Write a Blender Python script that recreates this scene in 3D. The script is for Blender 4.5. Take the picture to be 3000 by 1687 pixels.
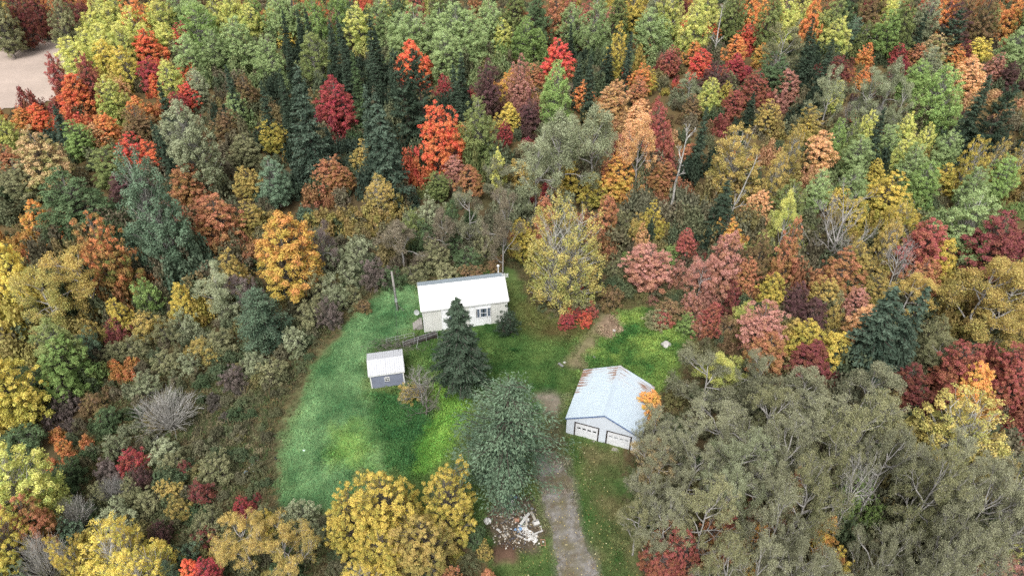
import bpy, math, random
import numpy as np
from mathutils import Vector, Matrix

for o in list(bpy.data.objects):
    bpy.data.objects.remove(o)
SC = bpy.context.scene
COL = SC.collection
R_ = math.radians

# ------------------------------------------------------------------ camera, sky, sun, exposure
HC, PITCH, FPX = 54.4, R_(38.53), 2000.0        # metres, down-tilt, focal length in pixels of a 3000 px wide frame
cam_d = bpy.data.cameras.new('camera'); cam_d.sensor_width = 36; cam_d.lens = FPX / 3000 * 36
cam_d.clip_start = 1; cam_d.clip_end = 3000
cam = bpy.data.objects.new('camera', cam_d); COL.objects.link(cam)
cam.location = (0, 0, HC); cam.rotation_euler = (R_(90) - PITCH, 0, 0)
SC.camera = cam
SUN_EL, SUN_AZ = R_(56), R_(196)                # soft light of an overcast noon, from behind and left of the camera
world = bpy.data.worlds.new('World'); SC.world = world; world.use_nodes = True
wn = world.node_tree; wn.nodes.clear()
sky = wn.nodes.new('ShaderNodeTexSky'); sky.sky_type = 'NISHITA'; sky.sun_disc = False
sky.sun_elevation = SUN_EL; sky.sun_rotation = SUN_AZ; sky.air_density = 1.0; sky.dust_density = 4.0; sky.ozone_density = 1.0
hs = wn.nodes.new('ShaderNodeHueSaturation'); hs.inputs['Saturation'].default_value = 0.10     # clouded over: grey light
bg = wn.nodes.new('ShaderNodeBackground'); bg.inputs['Strength'].default_value = 0.125
wo = wn.nodes.new('ShaderNodeOutputWorld')
wn.links.new(sky.outputs[0], hs.inputs['Color']); wn.links.new(hs.outputs[0], bg.inputs[0]); wn.links.new(bg.outputs[0], wo.inputs[0])
sl = bpy.data.lights.new('sun', 'SUN'); sl.energy = 1.5; sl.angle = R_(25); sl.color = (1.0, 0.97, 0.92)
sun = bpy.data.objects.new('sun', sl); COL.objects.link(sun)
sd = Vector((math.sin(SUN_AZ) * math.cos(SUN_EL), math.cos(SUN_AZ) * math.cos(SUN_EL), math.sin(SUN_EL)))
sun.rotation_euler = sd.to_track_quat('Z', 'Y').to_euler(); sun.location = (0, 0, 120)
SC.view_settings.view_transform = 'Standard'; SC.view_settings.look = 'None'
SC.view_settings.exposure = 0.76; SC.view_settings.gamma = 1; SC.view_settings.use_curve_mapping = False
SC.render.engine = 'CYCLES'
cy = SC.cycles
cy.max_bounces = 4; cy.diffuse_bounces = 3; cy.glossy_bounces = 1; cy.transmission_bounces = 2; cy.transparent_max_bounces = 4
cy.use_denoising = False
cy.use_adaptive_sampling = True; cy.adaptive_threshold = 0.015

# ------------------------------------------------------------------ helpers
CP, SP = math.cos(PITCH), math.sin(PITCH)
def unproj(px, py, z=0.0):
    """point of the place that stands at height z under a pixel of the 3000x1687 photograph; also its depth"""
    a = (px - 1500) / FPX; b = -(py - 843.5) / FPX
    d = np.array([a, CP + b * SP, -SP + b * CP])
    t = (z - HC) / d[2]
    return np.array([0, 0, HC]) + d * t, t
def dpoly(pts):                                   # outline given in the 2576 px overview -> metres on the ground
    k = 3000 / 2576
    return np.array([unproj(x * k, y * k)[0][:2] for x, y in pts])
def lin(c):
    c = np.asarray(c, float) / 255.0
    return np.where(c <= 0.04045, c / 12.92, ((c + 0.055) / 1.055) ** 2.4)
def vnoise(x, y, s, seed=0):
    x = np.asarray(x) / s; y = np.asarray(y) / s
    xi = np.floor(x).astype(np.int64); yi = np.floor(y).astype(np.int64); fx = x - xi; fy = y - yi
    fx = fx * fx * (3 - 2 * fx); fy = fy * fy * (3 - 2 * fy)
    def h(i, j):
        n = (i * 374761393 + j * 668265263 + seed * 982451653) & 0x7fffffff
        n = ((n ^ (n >> 13)) * 1274126177) & 0x7fffffff
        return ((n ^ (n >> 16)) & 0xffff) / 65535.0
    return (h(xi, yi) * (1 - fx) + h(xi + 1, yi) * fx) * (1 - fy) + (h(xi, yi + 1) * (1 - fx) + h(xi + 1, yi + 1) * fx) * fy
def fbm(x, y, s, seed=0):
    return (vnoise(x, y, s, seed) + 0.5 * vnoise(x, y, s / 2, seed + 7) + 0.25 * vnoise(x, y, s / 4, seed + 13)) / 1.75
def sdist(P, poly):
    """signed distance of points to a polygon, positive inside"""
    x, y = P[:, 0], P[:, 1]; inside = np.zeros(len(P), bool); dmin = np.full(len(P), 1e9)
    n = len(poly)
    for i in range(n):
        ax, ay = poly[i]; bx, by = poly[(i + 1) % n]
        ex, ey = bx - ax, by - ay
        t = np.clip(((x - ax) * ex + (y - ay) * ey) / (ex * ex + ey * ey + 1e-12), 0, 1)
        dmin = np.minimum(dmin, (x - ax - t * ex) ** 2 + (y - ay - t * ey) ** 2)
        c = ((ay > y) != (by > y)) & (x < (bx - ax) * (y - ay) / (by - ay + 1e-12) + ax)
        inside ^= c
    return np.sqrt(dmin) * np.where(inside, 1, -1)

def np_mesh(name, V, F, mat=None, attr=None, aname='lf', smooth=False):
    """mesh from arrays; F is (n,3) or (n,4); attr is per-vertex rgb"""
    V = np.asarray(V, np.float32); F = np.asarray(F, np.int32); k = F.shape[1]
    me = bpy.data.meshes.new(name)
    me.vertices.add(len(V)); me.vertices.foreach_set('co', V.ravel())
    me.loops.add(F.size); me.loops.foreach_set('vertex_index', F.ravel())
    me.polygons.add(len(F)); me.polygons.foreach_set('loop_start', np.arange(0, F.size, k, dtype=np.int32))
    if smooth: me.polygons.foreach_set('use_smooth', np.ones(len(F), bool))
    if attr is not None:
        a = me.attributes.new(aname, 'FLOAT_COLOR', 'POINT')
        a.data.foreach_set('color', np.concatenate([attr, np.ones((len(V), 1))], 1).astype(np.float32).ravel())
    me.update(calc_edges=True)
    if mat: me.materials.append(mat)
    return me
def link(name, me, parent=None, **props):
    o = bpy.data.objects.new(name, me); COL.objects.link(o)
    if parent: o.parent = parent
    for k, v in props.items(): o[k] = v
    return o
def thing(name, label, cat, loc=(0, 0, 0), rz=0, group=None):
    o = bpy.data.objects.new(name, None); COL.objects.link(o); o.empty_display_size = 0.2
    o.location = loc; o.rotation_euler = (0, 0, rz); o['label'] = label; o['category'] = cat
    if group: o['group'] = group
    return o
class MB:
    """collects boxes, tubes and polygons into one mesh"""
    def __init__(s): s.v = []; s.f = []
    def poly(s, pts):
        n = len(s.v); s.v += [tuple(p) for p in pts]; s.f.append(tuple(range(n, n + len(pts)))); return s
    def box(s, a, b):
        (x0, y0, z0), (x1, y1, z1) = a, b; n = len(s.v)
        s.v += [(x0, y0, z0), (x1, y0, z0), (x1, y1, z0), (x0, y1, z0), (x0, y0, z1), (x1, y0, z1), (x1, y1, z1), (x0, y1, z1)]
        s.f += [tuple(n + i for i in q) for q in ((0, 3, 2, 1), (4, 5, 6, 7), (0, 1, 5, 4), (1, 2, 6, 5), (2, 3, 7, 6), (3, 0, 4, 7))]; return s
    def prism(s, pts, off):
        """closed solid: polygon pts (3-D) pushed along off"""
        n = len(s.v); k = len(pts); off = Vector(off)
        s.v += [tuple(p) for p in pts] + [tuple(Vector(p) + off) for p in pts]
        s.f.append(tuple(range(n + k - 1, n - 1, -1))); s.f.append(tuple(range(n + k, n + 2 * k)))
        for i in range(k):
            j = (i + 1) % k; s.f.append((n + i, n + j, n + k + j, n + k + i))
        return s
    def tube(s, pts, rad, k=6, cap=True):
        pts = [Vector(p) for p in pts]; rad = rad if hasattr(rad, '__len__') else [rad] * len(pts); n0 = len(s.v)
        for i, p in enumerate(pts):
            t = (pts[min(i + 1, len(pts) - 1)] - pts[max(i - 1, 0)]).normalized()
            a = t.cross(Vector((0.31, 0.17, 0.93))).normalized() if abs(t.z) < 0.95 else t.cross(Vector((1, 0, 0))).normalized()
            b = t.cross(a)
            for q in range(k):
                w = 2 * math.pi * q / k
                s.v.append(tuple(p + (a * math.cos(w) + b * math.sin(w)) * rad[i]))
        for i in range(len(pts) - 1):
            for q in range(k):
                r = (q + 1) % k
                s.f.append((n0 + i * k + q, n0 + i * k + r, n0 + (i + 1) * k + r, n0 + (i + 1) * k + q))
        if cap:
            s.f.append(tuple(n0 + q for q in range(k - 1, -1, -1))); m = n0 + (len(pts) - 1) * k; s.f.append(tuple(m + q for q in range(k)))
        return s
    def mesh(s, name, mat, smooth=False):
        me = bpy.data.meshes.new(name); me.from_pydata(s.v, [], s.f)
        if mat: me.materials.append(mat)
        if smooth:
            for p in me.polygons: p.use_smooth = True
        me.update(); return me
    def build(s, name, mat, parent=None, smooth=False):
        return link(name, s.mesh(name, mat, smooth), parent)

# ------------------------------------------------------------------ materials
def nodes(name):
    m = bpy.data.materials.new(name); m.use_nodes = True; t = m.node_tree; t.nodes.clear()
    out = t.nodes.new('ShaderNodeOutputMaterial'); return m, t, out
def N(t, kind, **kw):
    n = t.nodes.new('ShaderNode' + kind)
    for k, v in kw.items(): setattr(n, k, v)
    return n
def mathn(t, op, a, b=None, clamp=False):
    n = N(t, 'Math', operation=op, use_clamp=clamp)
    for i, x in enumerate((a, b)):
        if x is None: continue
        if isinstance(x, (int, float)): n.inputs[i].default_value = x
        else: t.links.new(x, n.inputs[i])
    return n.outputs[0]
def mixc(t, fac, a, b, mode='MIX'):
    n = N(t, 'Mix', data_type='RGBA', blend_type=mode, clamp_factor=True)
    for s, x in ((n.inputs[0], fac), (n.inputs[6], a), (n.inputs[7], b)):
        if isinstance(x, (int, float)): s.default_value = x
        elif isinstance(x, (tuple, list, np.ndarray)): s.default_value = (*[float(q) for q in x[:3]], 1)
        else: t.links.new(x, s)
    return n.outputs[2]
def noise(t, scale, detail=4, vec=None, rough=0.55):
    n = N(t, 'TexNoise'); n.inputs['Scale'].default_value = scale; n.inputs['Detail'].default_value = detail; n.inputs['Roughness'].default_value = rough
    if vec is None: vec = N(t, 'TexCoord').outputs['Object']
    t.links.new(vec, n.inputs['Vector']); return n.outputs[0]
def ramp(t, fac, stops):
    n = N(t, 'ValToRGB'); e = n.color_ramp.elements
    while len(e) < len(stops): e.new(0.5)
    for q, (p, c) in zip(e, stops): q.position = p; q.color = (*c, 1) if len(c) == 3 else c
    t.links.new(fac, n.inputs[0]); return n.outputs[0]
def surf(t, out, col, rough=0.7, metal=0.0, bump=None, spec=0.3):
    p = N(t, 'BsdfPrincipled'); p.inputs['Roughness'].default_value = rough; p.inputs['Metallic'].default_value = metal
    p.inputs['Specular IOR Level'].default_value = spec
    if isinstance(col, (tuple, list, np.ndarray)): p.inputs['Base Color'].default_value = (*[float(q) for q in col[:3]], 1)
    else: t.links.new(col, p.inputs['Base Color'])
    if bump is not None:
        b = N(t, 'Bump'); b.inputs['Strength'].default_value = bump[1]; b.inputs['Distance'].default_value = bump[2]
        t.links.new(bump[0], b.inputs['Height']); t.links.new(b.outputs[0], p.inputs['Normal'])
    t.links.new(p.outputs[0], out.inputs[0]); return p
def plain(name, c, rough=0.7, metal=0.0, var=0.18, scale=3.0, dirt=None, spec=0.3):
    m, t, out = nodes(name)
    f = noise(t, scale, 5)
    c = np.asarray(c, float)
    col = ramp(t, f, [(0.3, tuple(c * (1 - var))), (0.7, tuple(np.minimum(c * (1 + var), 0.95)))])
    if dirt is not None:
        g = ramp(t, noise(t, scale * 0.45, 7, rough=0.7), [(0.52, (0, 0, 0)), (0.7, (1, 1, 1))])
        col = mixc(t, g, col, dirt)
    surf(t, out, col, rough, metal, spec=spec); return m

GAIN, MUTE = 1.24, 0.17
def muted(c):
    c = lin(c); g = float((c * np.array([.3, .59, .11])).sum()); return tuple((c * (1 - MUTE) + g * MUTE) * GAIN)
def leaf_mat(name, A, B, trans=0.25, var=0.5, hue=0.03):
    """A: colour of the outer leaves, B: of the inner and lower leaves; clump to clump and leaf to leaf differences"""
    m, t, out = nodes(name)
    at = N(t, 'Attribute', attribute_name='lf'); sp = N(t, 'SeparateColor'); t.links.new(at.outputs['Color'], sp.inputs[0])
    oi = N(t, 'ObjectInfo')
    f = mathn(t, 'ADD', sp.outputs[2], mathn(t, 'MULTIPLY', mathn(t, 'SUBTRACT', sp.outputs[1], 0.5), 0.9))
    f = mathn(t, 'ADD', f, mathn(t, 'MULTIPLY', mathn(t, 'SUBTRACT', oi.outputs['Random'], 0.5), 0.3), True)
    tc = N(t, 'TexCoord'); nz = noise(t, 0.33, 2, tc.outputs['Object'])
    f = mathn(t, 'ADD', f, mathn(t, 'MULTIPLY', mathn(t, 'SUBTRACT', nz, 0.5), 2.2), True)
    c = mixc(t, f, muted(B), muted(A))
    h = N(t, 'HueSaturation'); h.inputs['Saturation'].default_value = 1.0
    t.links.new(mathn(t, 'ADD', 0.5 - hue / 2, mathn(t, 'MULTIPLY', sp.outputs[0], hue)), h.inputs['Hue'])
    v = mathn(t, 'ADD', 1 - var / 2, mathn(t, 'MULTIPLY', sp.outputs[0], var))
    v = mathn(t, 'MULTIPLY', v, mathn(t, 'ADD', 0.88, mathn(t, 'MULTIPLY', oi.outputs['Random'], 0.24)))
    t.links.new(v, h.inputs['Value']); t.links.new(c, h.inputs['Color'])
    d = N(t, 'BsdfDiffuse'); tr = N(t, 'BsdfTranslucent'); mx = N(t, 'MixShader'); mx.inputs[0].default_value = trans
    t.links.new(h.outputs[0], d.inputs[0]); t.links.new(h.outputs[0], tr.inputs[0])
    t.links.new(d.outputs[0], mx.inputs[1]); t.links.new(tr.outputs[0], mx.inputs[2]); t.links.new(mx.outputs[0], out.inputs[0])
    return m
def attr_mat(name, aname='lf', trans=0.15, nz=None):
    """stuff that carries its own pigment per piece"""
    m, t, out = nodes(name)
    at = N(t, 'Attribute', attribute_name=aname); c = at.outputs['Color']
    if nz:
        for sc_, amt in nz:
            f = noise(t, sc_, 4)
            c = mixc(t, 1.0, c, ramp(t, f, [(0.25, (1 - amt,) * 3), (0.75, (1 + amt,) * 3)]), 'MULTIPLY')
    d = N(t, 'BsdfDiffuse'); t.links.new(c, d.inputs[0])
    if trans:
        tr = N(t, 'BsdfTranslucent'); mx = N(t, 'MixShader'); mx.inputs[0].default_value = trans
        t.links.new(c, tr.inputs[0]); t.links.new(d.outputs[0], mx.inputs[1]); t.links.new(tr.outputs[0], mx.inputs[2]); t.links.new(mx.outputs[0], out.inputs[0])
    else: t.links.new(d.outputs[0], out.inputs[0])
    return m

# leaf colours: outer, inner, words used in labels
PAL = {
 'birch':  ((202, 180, 88), (154, 156, 76), 'golden olive'),
 'lime':   ((210, 206, 98), (158, 174, 76), 'yellow-green'),
 'yellow': ((228, 202, 74), (190, 184, 66), 'bright yellow'),
 'gold':   ((212, 184, 62), (154, 148, 52), 'golden yellow'),  # inner olive also carries the shadow tone of the lower crown
 'ochre':  ((190, 162, 78), (142, 134, 64), 'ochre'),
 'tan':    ((178, 158, 112), (140, 124, 82), 'pale tan'),
 'orange': ((232, 138, 74), (194, 152, 62), 'orange'),
 'oranyel':((226, 154, 72), (198, 172, 54), 'orange and yellow'),
 'orangreen':((216, 134, 78), (118, 130, 58), 'orange and green'),
 'redor':  ((236, 100, 66), (216, 136, 64), 'orange-red'),
 'red':    ((220, 74, 72), (208, 110, 62), 'scarlet'),
 'crim':   ((182, 64, 78), (156, 78, 64), 'crimson'),
 'dusty':  ((172, 86, 84), (158, 102, 68), 'dusty red'),
 'maroon': ((136, 68, 72), (128, 80, 58), 'maroon'),
 'plum':   ((108, 74, 78), (100, 78, 66), 'dark plum'),
 'pink':   ((192, 134, 122), (166, 116, 82), 'dusty pink'),
 'salmon': ((226, 172, 120), (198, 158, 88), 'salmon'),
 'rust':   ((190, 122, 88), (158, 124, 62), 'rust brown'),
 'brown':  ((144, 112, 80), (124, 110, 64), 'brown'),
 'olpink': ((194, 160, 112), (140, 146, 78), 'olive and salmon'),
 'green':  ((146, 172, 88), (112, 140, 66), 'fresh green'),
 'aspen':  ((158, 178, 112), (122, 144, 82), 'soft green'),
 'olgreen':((142, 152, 84), (104, 120, 62), 'olive green'),
 'dkgreen':((100, 122, 80), (70, 90, 56), 'dark green'),
 'sage':   ((158, 164, 126), (118, 126, 88), 'grey-green'),
 'teal':   ((118, 142, 112), (84, 108, 82), 'silvery green'),
 'olive':  ((146, 144, 100), (108, 112, 74), 'dull olive'),
 'grey':   ((146, 146, 112), (104, 106, 80), 'grey olive'),
 'greyb':  ((140, 128, 106), (110, 102, 80), 'grey brown'),
 'gplum':  ((130, 114, 110), (104, 94, 84), 'greyish purple'),
 'needle': ((78, 96, 76), (50, 66, 50), 'dark green'),
 'blue':   ((92, 112, 92), (58, 76, 62), 'blue-green'),
 'needley':((90, 112, 70), (62, 80, 50), 'mossy green'),
 'larch':  ((102, 124, 96), (60, 82, 64), 'pale grey-green'),
}
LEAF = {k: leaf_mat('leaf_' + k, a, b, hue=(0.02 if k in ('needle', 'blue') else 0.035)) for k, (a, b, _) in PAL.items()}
def bark_mat(name, c, dark, scale):
    m, t, out = nodes(name)
    tc = N(t, 'TexCoord'); mp = N(t, 'Mapping'); mp.inputs['Scale'].default_value = (1, 1, 0.5); t.links.new(tc.outputs['Object'], mp.inputs[0])
    f = noise(t, scale, 5, mp.outputs[0], 0.7)
    surf(t, out, ramp(t, f, [(0.35, dark), (0.55, c)]), 0.9, bump=(f, 0.4, 0.03)); return m
BARK = {'w': bark_mat('bark_pale', (0.55, 0.53, 0.49), (0.16, 0.15, 0.14), 2.2),
        'g': bark_mat('bark_grey', (0.22, 0.20, 0.18), (0.09, 0.08, 0.07), 3.0),
        'd': bark_mat('bark_dark', (0.10, 0.08, 0.065), (0.04, 0.035, 0.03), 3.0),
        's': bark_mat('bark_silver', (0.42, 0.40, 0.38), (0.20, 0.19, 0.18), 3.0)}

# ------------------------------------------------------------------ the ground
LAWN = dpoly([(1045, 712), (985, 722), (930, 758), (885, 800), (846, 850), (812, 890), (782, 950), (746, 1010), (722, 1080), (712, 1130), (712, 1190), (722, 1245), (770, 1275), (860, 1290), (1000, 1300), (1180, 1330), (1230, 1400), (1240, 1520), (1640, 1520), (1600, 1400), (1560, 1300), (1560, 1150), (1620, 1000), (1690, 960), (1740, 880), (1730, 820), (1650, 780), (1560, 785), (1480, 800), (1400, 820), (1340, 800), (1330, 740), (1310, 690), (1270, 672)])
MATTED = dpoly([(1045, 705), (985, 715), (930, 752), (880, 800), (840, 855), (808, 895), (778, 955), (742, 1015), (716, 1085), (706, 1130), (706, 1195), (716, 1250), (800, 1290), (900, 1280), (960, 1180), (955, 1060), (930, 990), (915, 930), (960, 860), (1040, 840), (1060, 780)])
BRIGHT = dpoly([(1080, 830), (1230, 800), (1460, 830), (1470, 930), (1400, 1000), (1230, 1010), (1100, 960), (1010, 900)])
LIME1 = dpoly([(1455, 850), (1545, 795), (1640, 785), (1730, 845), (1700, 960), (1620, 980), (1540, 940), (1450, 940)])
LIME2 = dpoly([(1100, 960), (1160, 960), (1190, 1010), (1160, 1080), (1070, 1200), (1030, 1180), (1050, 1100), (1090, 1050)])
DKW = dpoly([(930, 990), (1050, 1000), (1090, 1060), (1050, 1110), (1040, 1190), (960, 1180), (950, 1060)])
OLIVEL = dpoly([(830, 1060), (930, 1070), (930, 1170), (830, 1170)])
LITTER = dpoly([(1300, 760), (1420, 760), (1500, 830), (1400, 860), (1320, 830)])
TRACK = dpoly([(1500, 790), (1545, 785), (1550, 815), (1510, 830), (1500, 870), (1465, 905), (1470, 930), (1410, 925), (1440, 890), (1470, 850)])
GRAV = dpoly([(1345, 985), (1400, 975), (1425, 1000), (1405, 1050), (1370, 1040), (1345, 1010)])
TRACK2 = dpoly([(1365, 1035), (1405, 1040), (1425, 1100), (1420, 1165), (1350, 1160), (1362, 1090)])
GRASSW = dpoly([(1330, 1010), (1365, 1005), (1372, 1040), (1345, 1050), (1325, 1030)])
DUMP = dpoly([(1235, 1240), (1330, 1245), (1370, 1330), (1350, 1390), (1260, 1380), (1225, 1310)])
SANDY = dpoly([(1505, 812), (1530, 790), (1556, 800), (1562, 835), (1535, 850), (1508, 840)])
MOUND = dpoly([(1238, 1375), (1290, 1365), (1310, 1400), (1300, 1425), (1245, 1425)])
RIGHTV = dpoly([(1450, 1120), (1560, 1130), (1620, 1250), (1640, 1520), (1500, 1520), (1490, 1360), (1470, 1270)])
BORDER = dpoly([(1045, 690), (960, 700), (880, 760), (800, 850), (740, 960), (700, 1060), (690, 1160), (705, 1200), (722, 1080), (782, 950), (846, 850), (930, 758), (1045, 712), (1280, 690), (1280, 655)])
MEADOW = dpoly([(380, 960), (700, 900), (800, 840), (900, 720), (1000, 660), (1300, 640), (1300, 690), (1040, 720), (840, 880), (720, 1090), (720, 1260), (560, 1240), (440, 1100)])
DRIVE = dpoly([(1345, 1150), (1385, 1128), (1428, 1165), (1450, 1260), (1476, 1350), (1516, 1470), (1538, 1530), (1415, 1530), (1402, 1450), (1388, 1350), (1356, 1255)])
FIELD = dpoly([(-700, 150), (-200, 85), (0, 96), (165, 92), (210, 110), (240, 170), (190, 230), (120, 268), (0, 285), (-300, 330), (-900, 420)])
SCRUBR = dpoly([(1560, 640), (1740, 640), (1760, 900), (1690, 960), (1740, 880), (1730, 820), (1650, 775), (1560, 780)])
def warp(P, a=0.5):
    x, y = P[:, 0], P[:, 1]
    return P + np.stack([fbm(x, y, 1.6, 3) - 0.5, fbm(x, y, 1.6, 5) - 0.5], 1) * 2 * a
def soft(P, poly, w=0.5, a=0.6):
    return np.clip(sdist(warp(P, a), poly) / w + 0.5, 0, 1)[:, None]
def mute0(c):
    g = (c * np.array([.3, .59, .11])).sum(-1, keepdims=True); return c * .85 + g * .15
def groundcol(P):
    x, y = P[:, 0], P[:, 1]; n1 = fbm(x, y, 3.0, 1)[:, None]; n2 = fbm(x, y, 0.9, 2)[:, None]; n3 = fbm(x, y, 7.0, 9)[:, None]; n4 = fbm(x, y, .55, 19)[:, None]
    C = lin((96, 84, 62)) * (1 - n1) + lin((112, 92, 58)) * n1
    C = C * (1 - 0.5 * (n3 > 0.6)) + lin((88, 92, 58)) * 0.5 * (n3 > 0.6)
    def lay(poly, a, b, w=0.5, wa=0.6, amt=1.0):
        nonlocal C
        m = soft(P, poly, w, wa) * amt
        q = np.clip((0.65 * n1 + 0.35 * n2 - 0.3) / 0.4, 0, 1)
        C = C * (1 - m) + (lin(a) * (1 - q) + lin(b) * q) * (.82 + .36 * n4) * m
    lay(MEADOW, (70, 74, 50), (94, 92, 62), 2.0, 1.5)
    lay(SCRUBR, (80, 92, 52), (120, 112, 64), 1.0, 1)
    lay(BORDER, (104, 90, 60), (124, 112, 72), 2.2, 1.8)
    lay(LAWN, (80, 112, 52), (112, 130, 66), 0.7, 1.3)
    lay(BRIGHT, (58, 98, 44), (104, 134, 62), 3.0, 1.0)
    lay(MATTED, (72, 118, 68), (124, 166, 104), 1.6, 1.3)
    lay(OLIVEL, (104, 148, 60), (146, 184, 84), 2.0, 1.4, 0.95)
    lay(LIME1, (62, 108, 46), (144, 172, 66), 2.0, 1.2)
    lay(LIME2, (88, 142, 44), (130, 176, 58), 1.0, 0.8)
    lay(DKW, (52, 98, 50), (76, 122, 62), 1.0, 0.9)
    lay(LITTER, (112, 96, 56), (104, 112, 54), 2.0, 1.2, 0.85)
    lay(RIGHTV, (66, 104, 44), (122, 118, 74), 1.0, 1.0)
    lay(TRACK, (150, 132, 104), (120, 116, 74), 0.9, 1.0, 0.9)
    lay(SANDY, (176, 150, 124), (154, 130, 104), 0.6, 0.5)
    lay(TRACK2, (104, 96, 70), (126, 116, 92), 1.4, 1.2, 0.8)
    lay(GRAV, (152, 140, 126), (138, 126, 104), 0.9, 1.0, 0.95)
    lay(GRASSW, (64, 118, 44), (80, 130, 48), 0.5, 0.5)
    lay(DUMP, (92, 80, 64), (120, 108, 88), 0.8, 0.8)
    lay(MOUND, (104, 80, 64), (120, 92, 74), 0.6, 0.4)
    lay(DRIVE, (140, 128, 116), (152, 140, 126), 0.9, 0.7)
    return np.clip(mute0(C) * 0.72, 0.005, 0.9)
def gz(x, y):
    """ground height: nearly level, with small humps and the brown mound"""
    x = np.asarray(x, float); y = np.asarray(y, float)
    z = (fbm(x, y, 4.0, 21) - 0.5) * 0.16 + (fbm(x, y, 1.2, 22) - 0.5) * 0.05
    mc = MOUND.mean(0)
    z = z + 0.55 * np.exp(-(((x - mc[0]) / 0.9) ** 2 + ((y - mc[1]) / 0.8) ** 2))
    sc_ = unproj(1781, 970)[0]
    z = z + 0.5 * np.exp(-(((x - sc_[0]) / 1.1) ** 2 + ((y - sc_[1]) / .8) ** 2))
    return z
def gz1(x, y): return float(gz(np.array([x]), np.array([y]))[0])
gx = np.unique(np.concatenate([np.linspace(-900, -120, 14), np.linspace(-120, -44, 30), np.arange(-44, 44, 0.38), np.linspace(44, 120, 30), np.linspace(120, 900, 14)]))
gy = np.unique(np.concatenate([np.linspace(-200, 8, 10), np.arange(8, 86, 0.38), np.linspace(86, 200, 50), np.linspace(200, 1600, 16)]))
GX, GY = np.meshgrid(gx, gy); GP = np.stack([GX.ravel(), GY.ravel()], 1)
idx = np.arange(GP.shape[0]).reshape(GX.shape)
GF = np.stack([idx[:-1, :-1].ravel(), idx[:-1, 1:].ravel(), idx[1:, 1:].ravel(), idx[1:, :-1].ravel()], 1)
near = (np.abs(GP[:, 0]) < 60) & (GP[:, 1] < 100)
GC = np.tile(lin((100, 86, 60)), (len(GP), 1)); GC[near] = groundcol(GP[near])
ground_m = attr_mat('ground_soil_and_grass', 'pig', 0, [(9.0, 0.35), (1.7, 0.22), (38.0, 0.35)])
link('ground', np_mesh('ground', np.c_[GP, gz(GP[:, 0], GP[:, 1])], GF, ground_m, GC, 'pig', True), kind='structure')
def sheet(name, poly, step, lift, mat, wa=0.5):
    x0, y0 = poly.min(0) - 1; x1, y1 = poly.max(0) + 1
    X, Y = np.meshgrid(np.arange(x0, x1, step), np.arange(y0, y1, step)); P = np.stack([X.ravel(), Y.ravel()], 1)
    keep = sdist(warp(P, wa), poly) > 0
    ii = np.arange(len(P)).reshape(X.shape)
    F = np.stack([ii[:-1, :-1].ravel(), ii[:-1, 1:].ravel(), ii[1:, 1:].ravel(), ii[1:, :-1].ravel()], 1)
    F = F[keep[F].all(1)]; u, inv = np.unique(F, return_inverse=True)
    return link(name, np_mesh(name, np.c_[P[u], gz(P[u, 0], P[u, 1]) + lift], inv.reshape(F.shape), mat, None, smooth=True), kind='structure')
m, t, out = nodes('gravel_track')
a_ = noise(t, 2.2, 5); b_ = noise(t, 0.5, 4); c_ = noise(t, 30, 3)
col = ramp(t, a_, [(0.3, tuple(lin((102, 99, 96)))), (0.65, tuple(lin((140, 136, 132))))])
col = mixc(t, ramp(t, b_, [(0.42, (0, 0, 0)), (0.62, (1, 1, 1))]), col, tuple(lin((104, 98, 78))))
d_ = noise(t, 0.9, 5); col = mixc(t, ramp(t, d_, [(0.55, (0, 0, 0)), (0.7, (0.8, 0.8, 0.8))]), col, tuple(lin((96, 84, 72))))
col = mixc(t, 1.0, col, ramp(t, c_, [(0.3, (0.72,) * 3), (0.7, (1.25,) * 3)]), 'MULTIPLY')
surf(t, out, col, 0.95, bump=(c_, 0.5, 0.03), spec=0.1)
sheet('driveway', DRIVE, 0.16, 0.02, m)
m, t, out = nodes('stubble_field')
tc = N(t, 'TexCoord'); wv = N(t, 'TexWave'); wv.inputs['Scale'].default_value = 1.1; wv.inputs['Distortion'].default_value = 2.5; wv.inputs['Detail'].default_value = 3; wv.bands_direction = 'Y'
t.links.new(tc.outputs['Object'], wv.inputs['Vector'])
col = mixc(t, wv.outputs['Fac'], tuple(lin((168, 152, 142))), tuple(lin((186, 170, 158))))
col = mixc(t, 1.0, col, ramp(t, noise(t, 0.12, 5), [(0.3, (0.86,) * 3), (0.7, (1.1,) * 3)]), 'MULTIPLY')
col = mixc(t, 1.0, col, ramp(t, noise(t, 3.0, 4), [(0.3, (0.86,) * 3), (0.7, (1.1,) * 3)]), 'MULTIPLY')
surf(t, out, col, 0.95, spec=0.05)
sheet('field', FIELD, 1.6, 0.12, m, 1.0)

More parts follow.
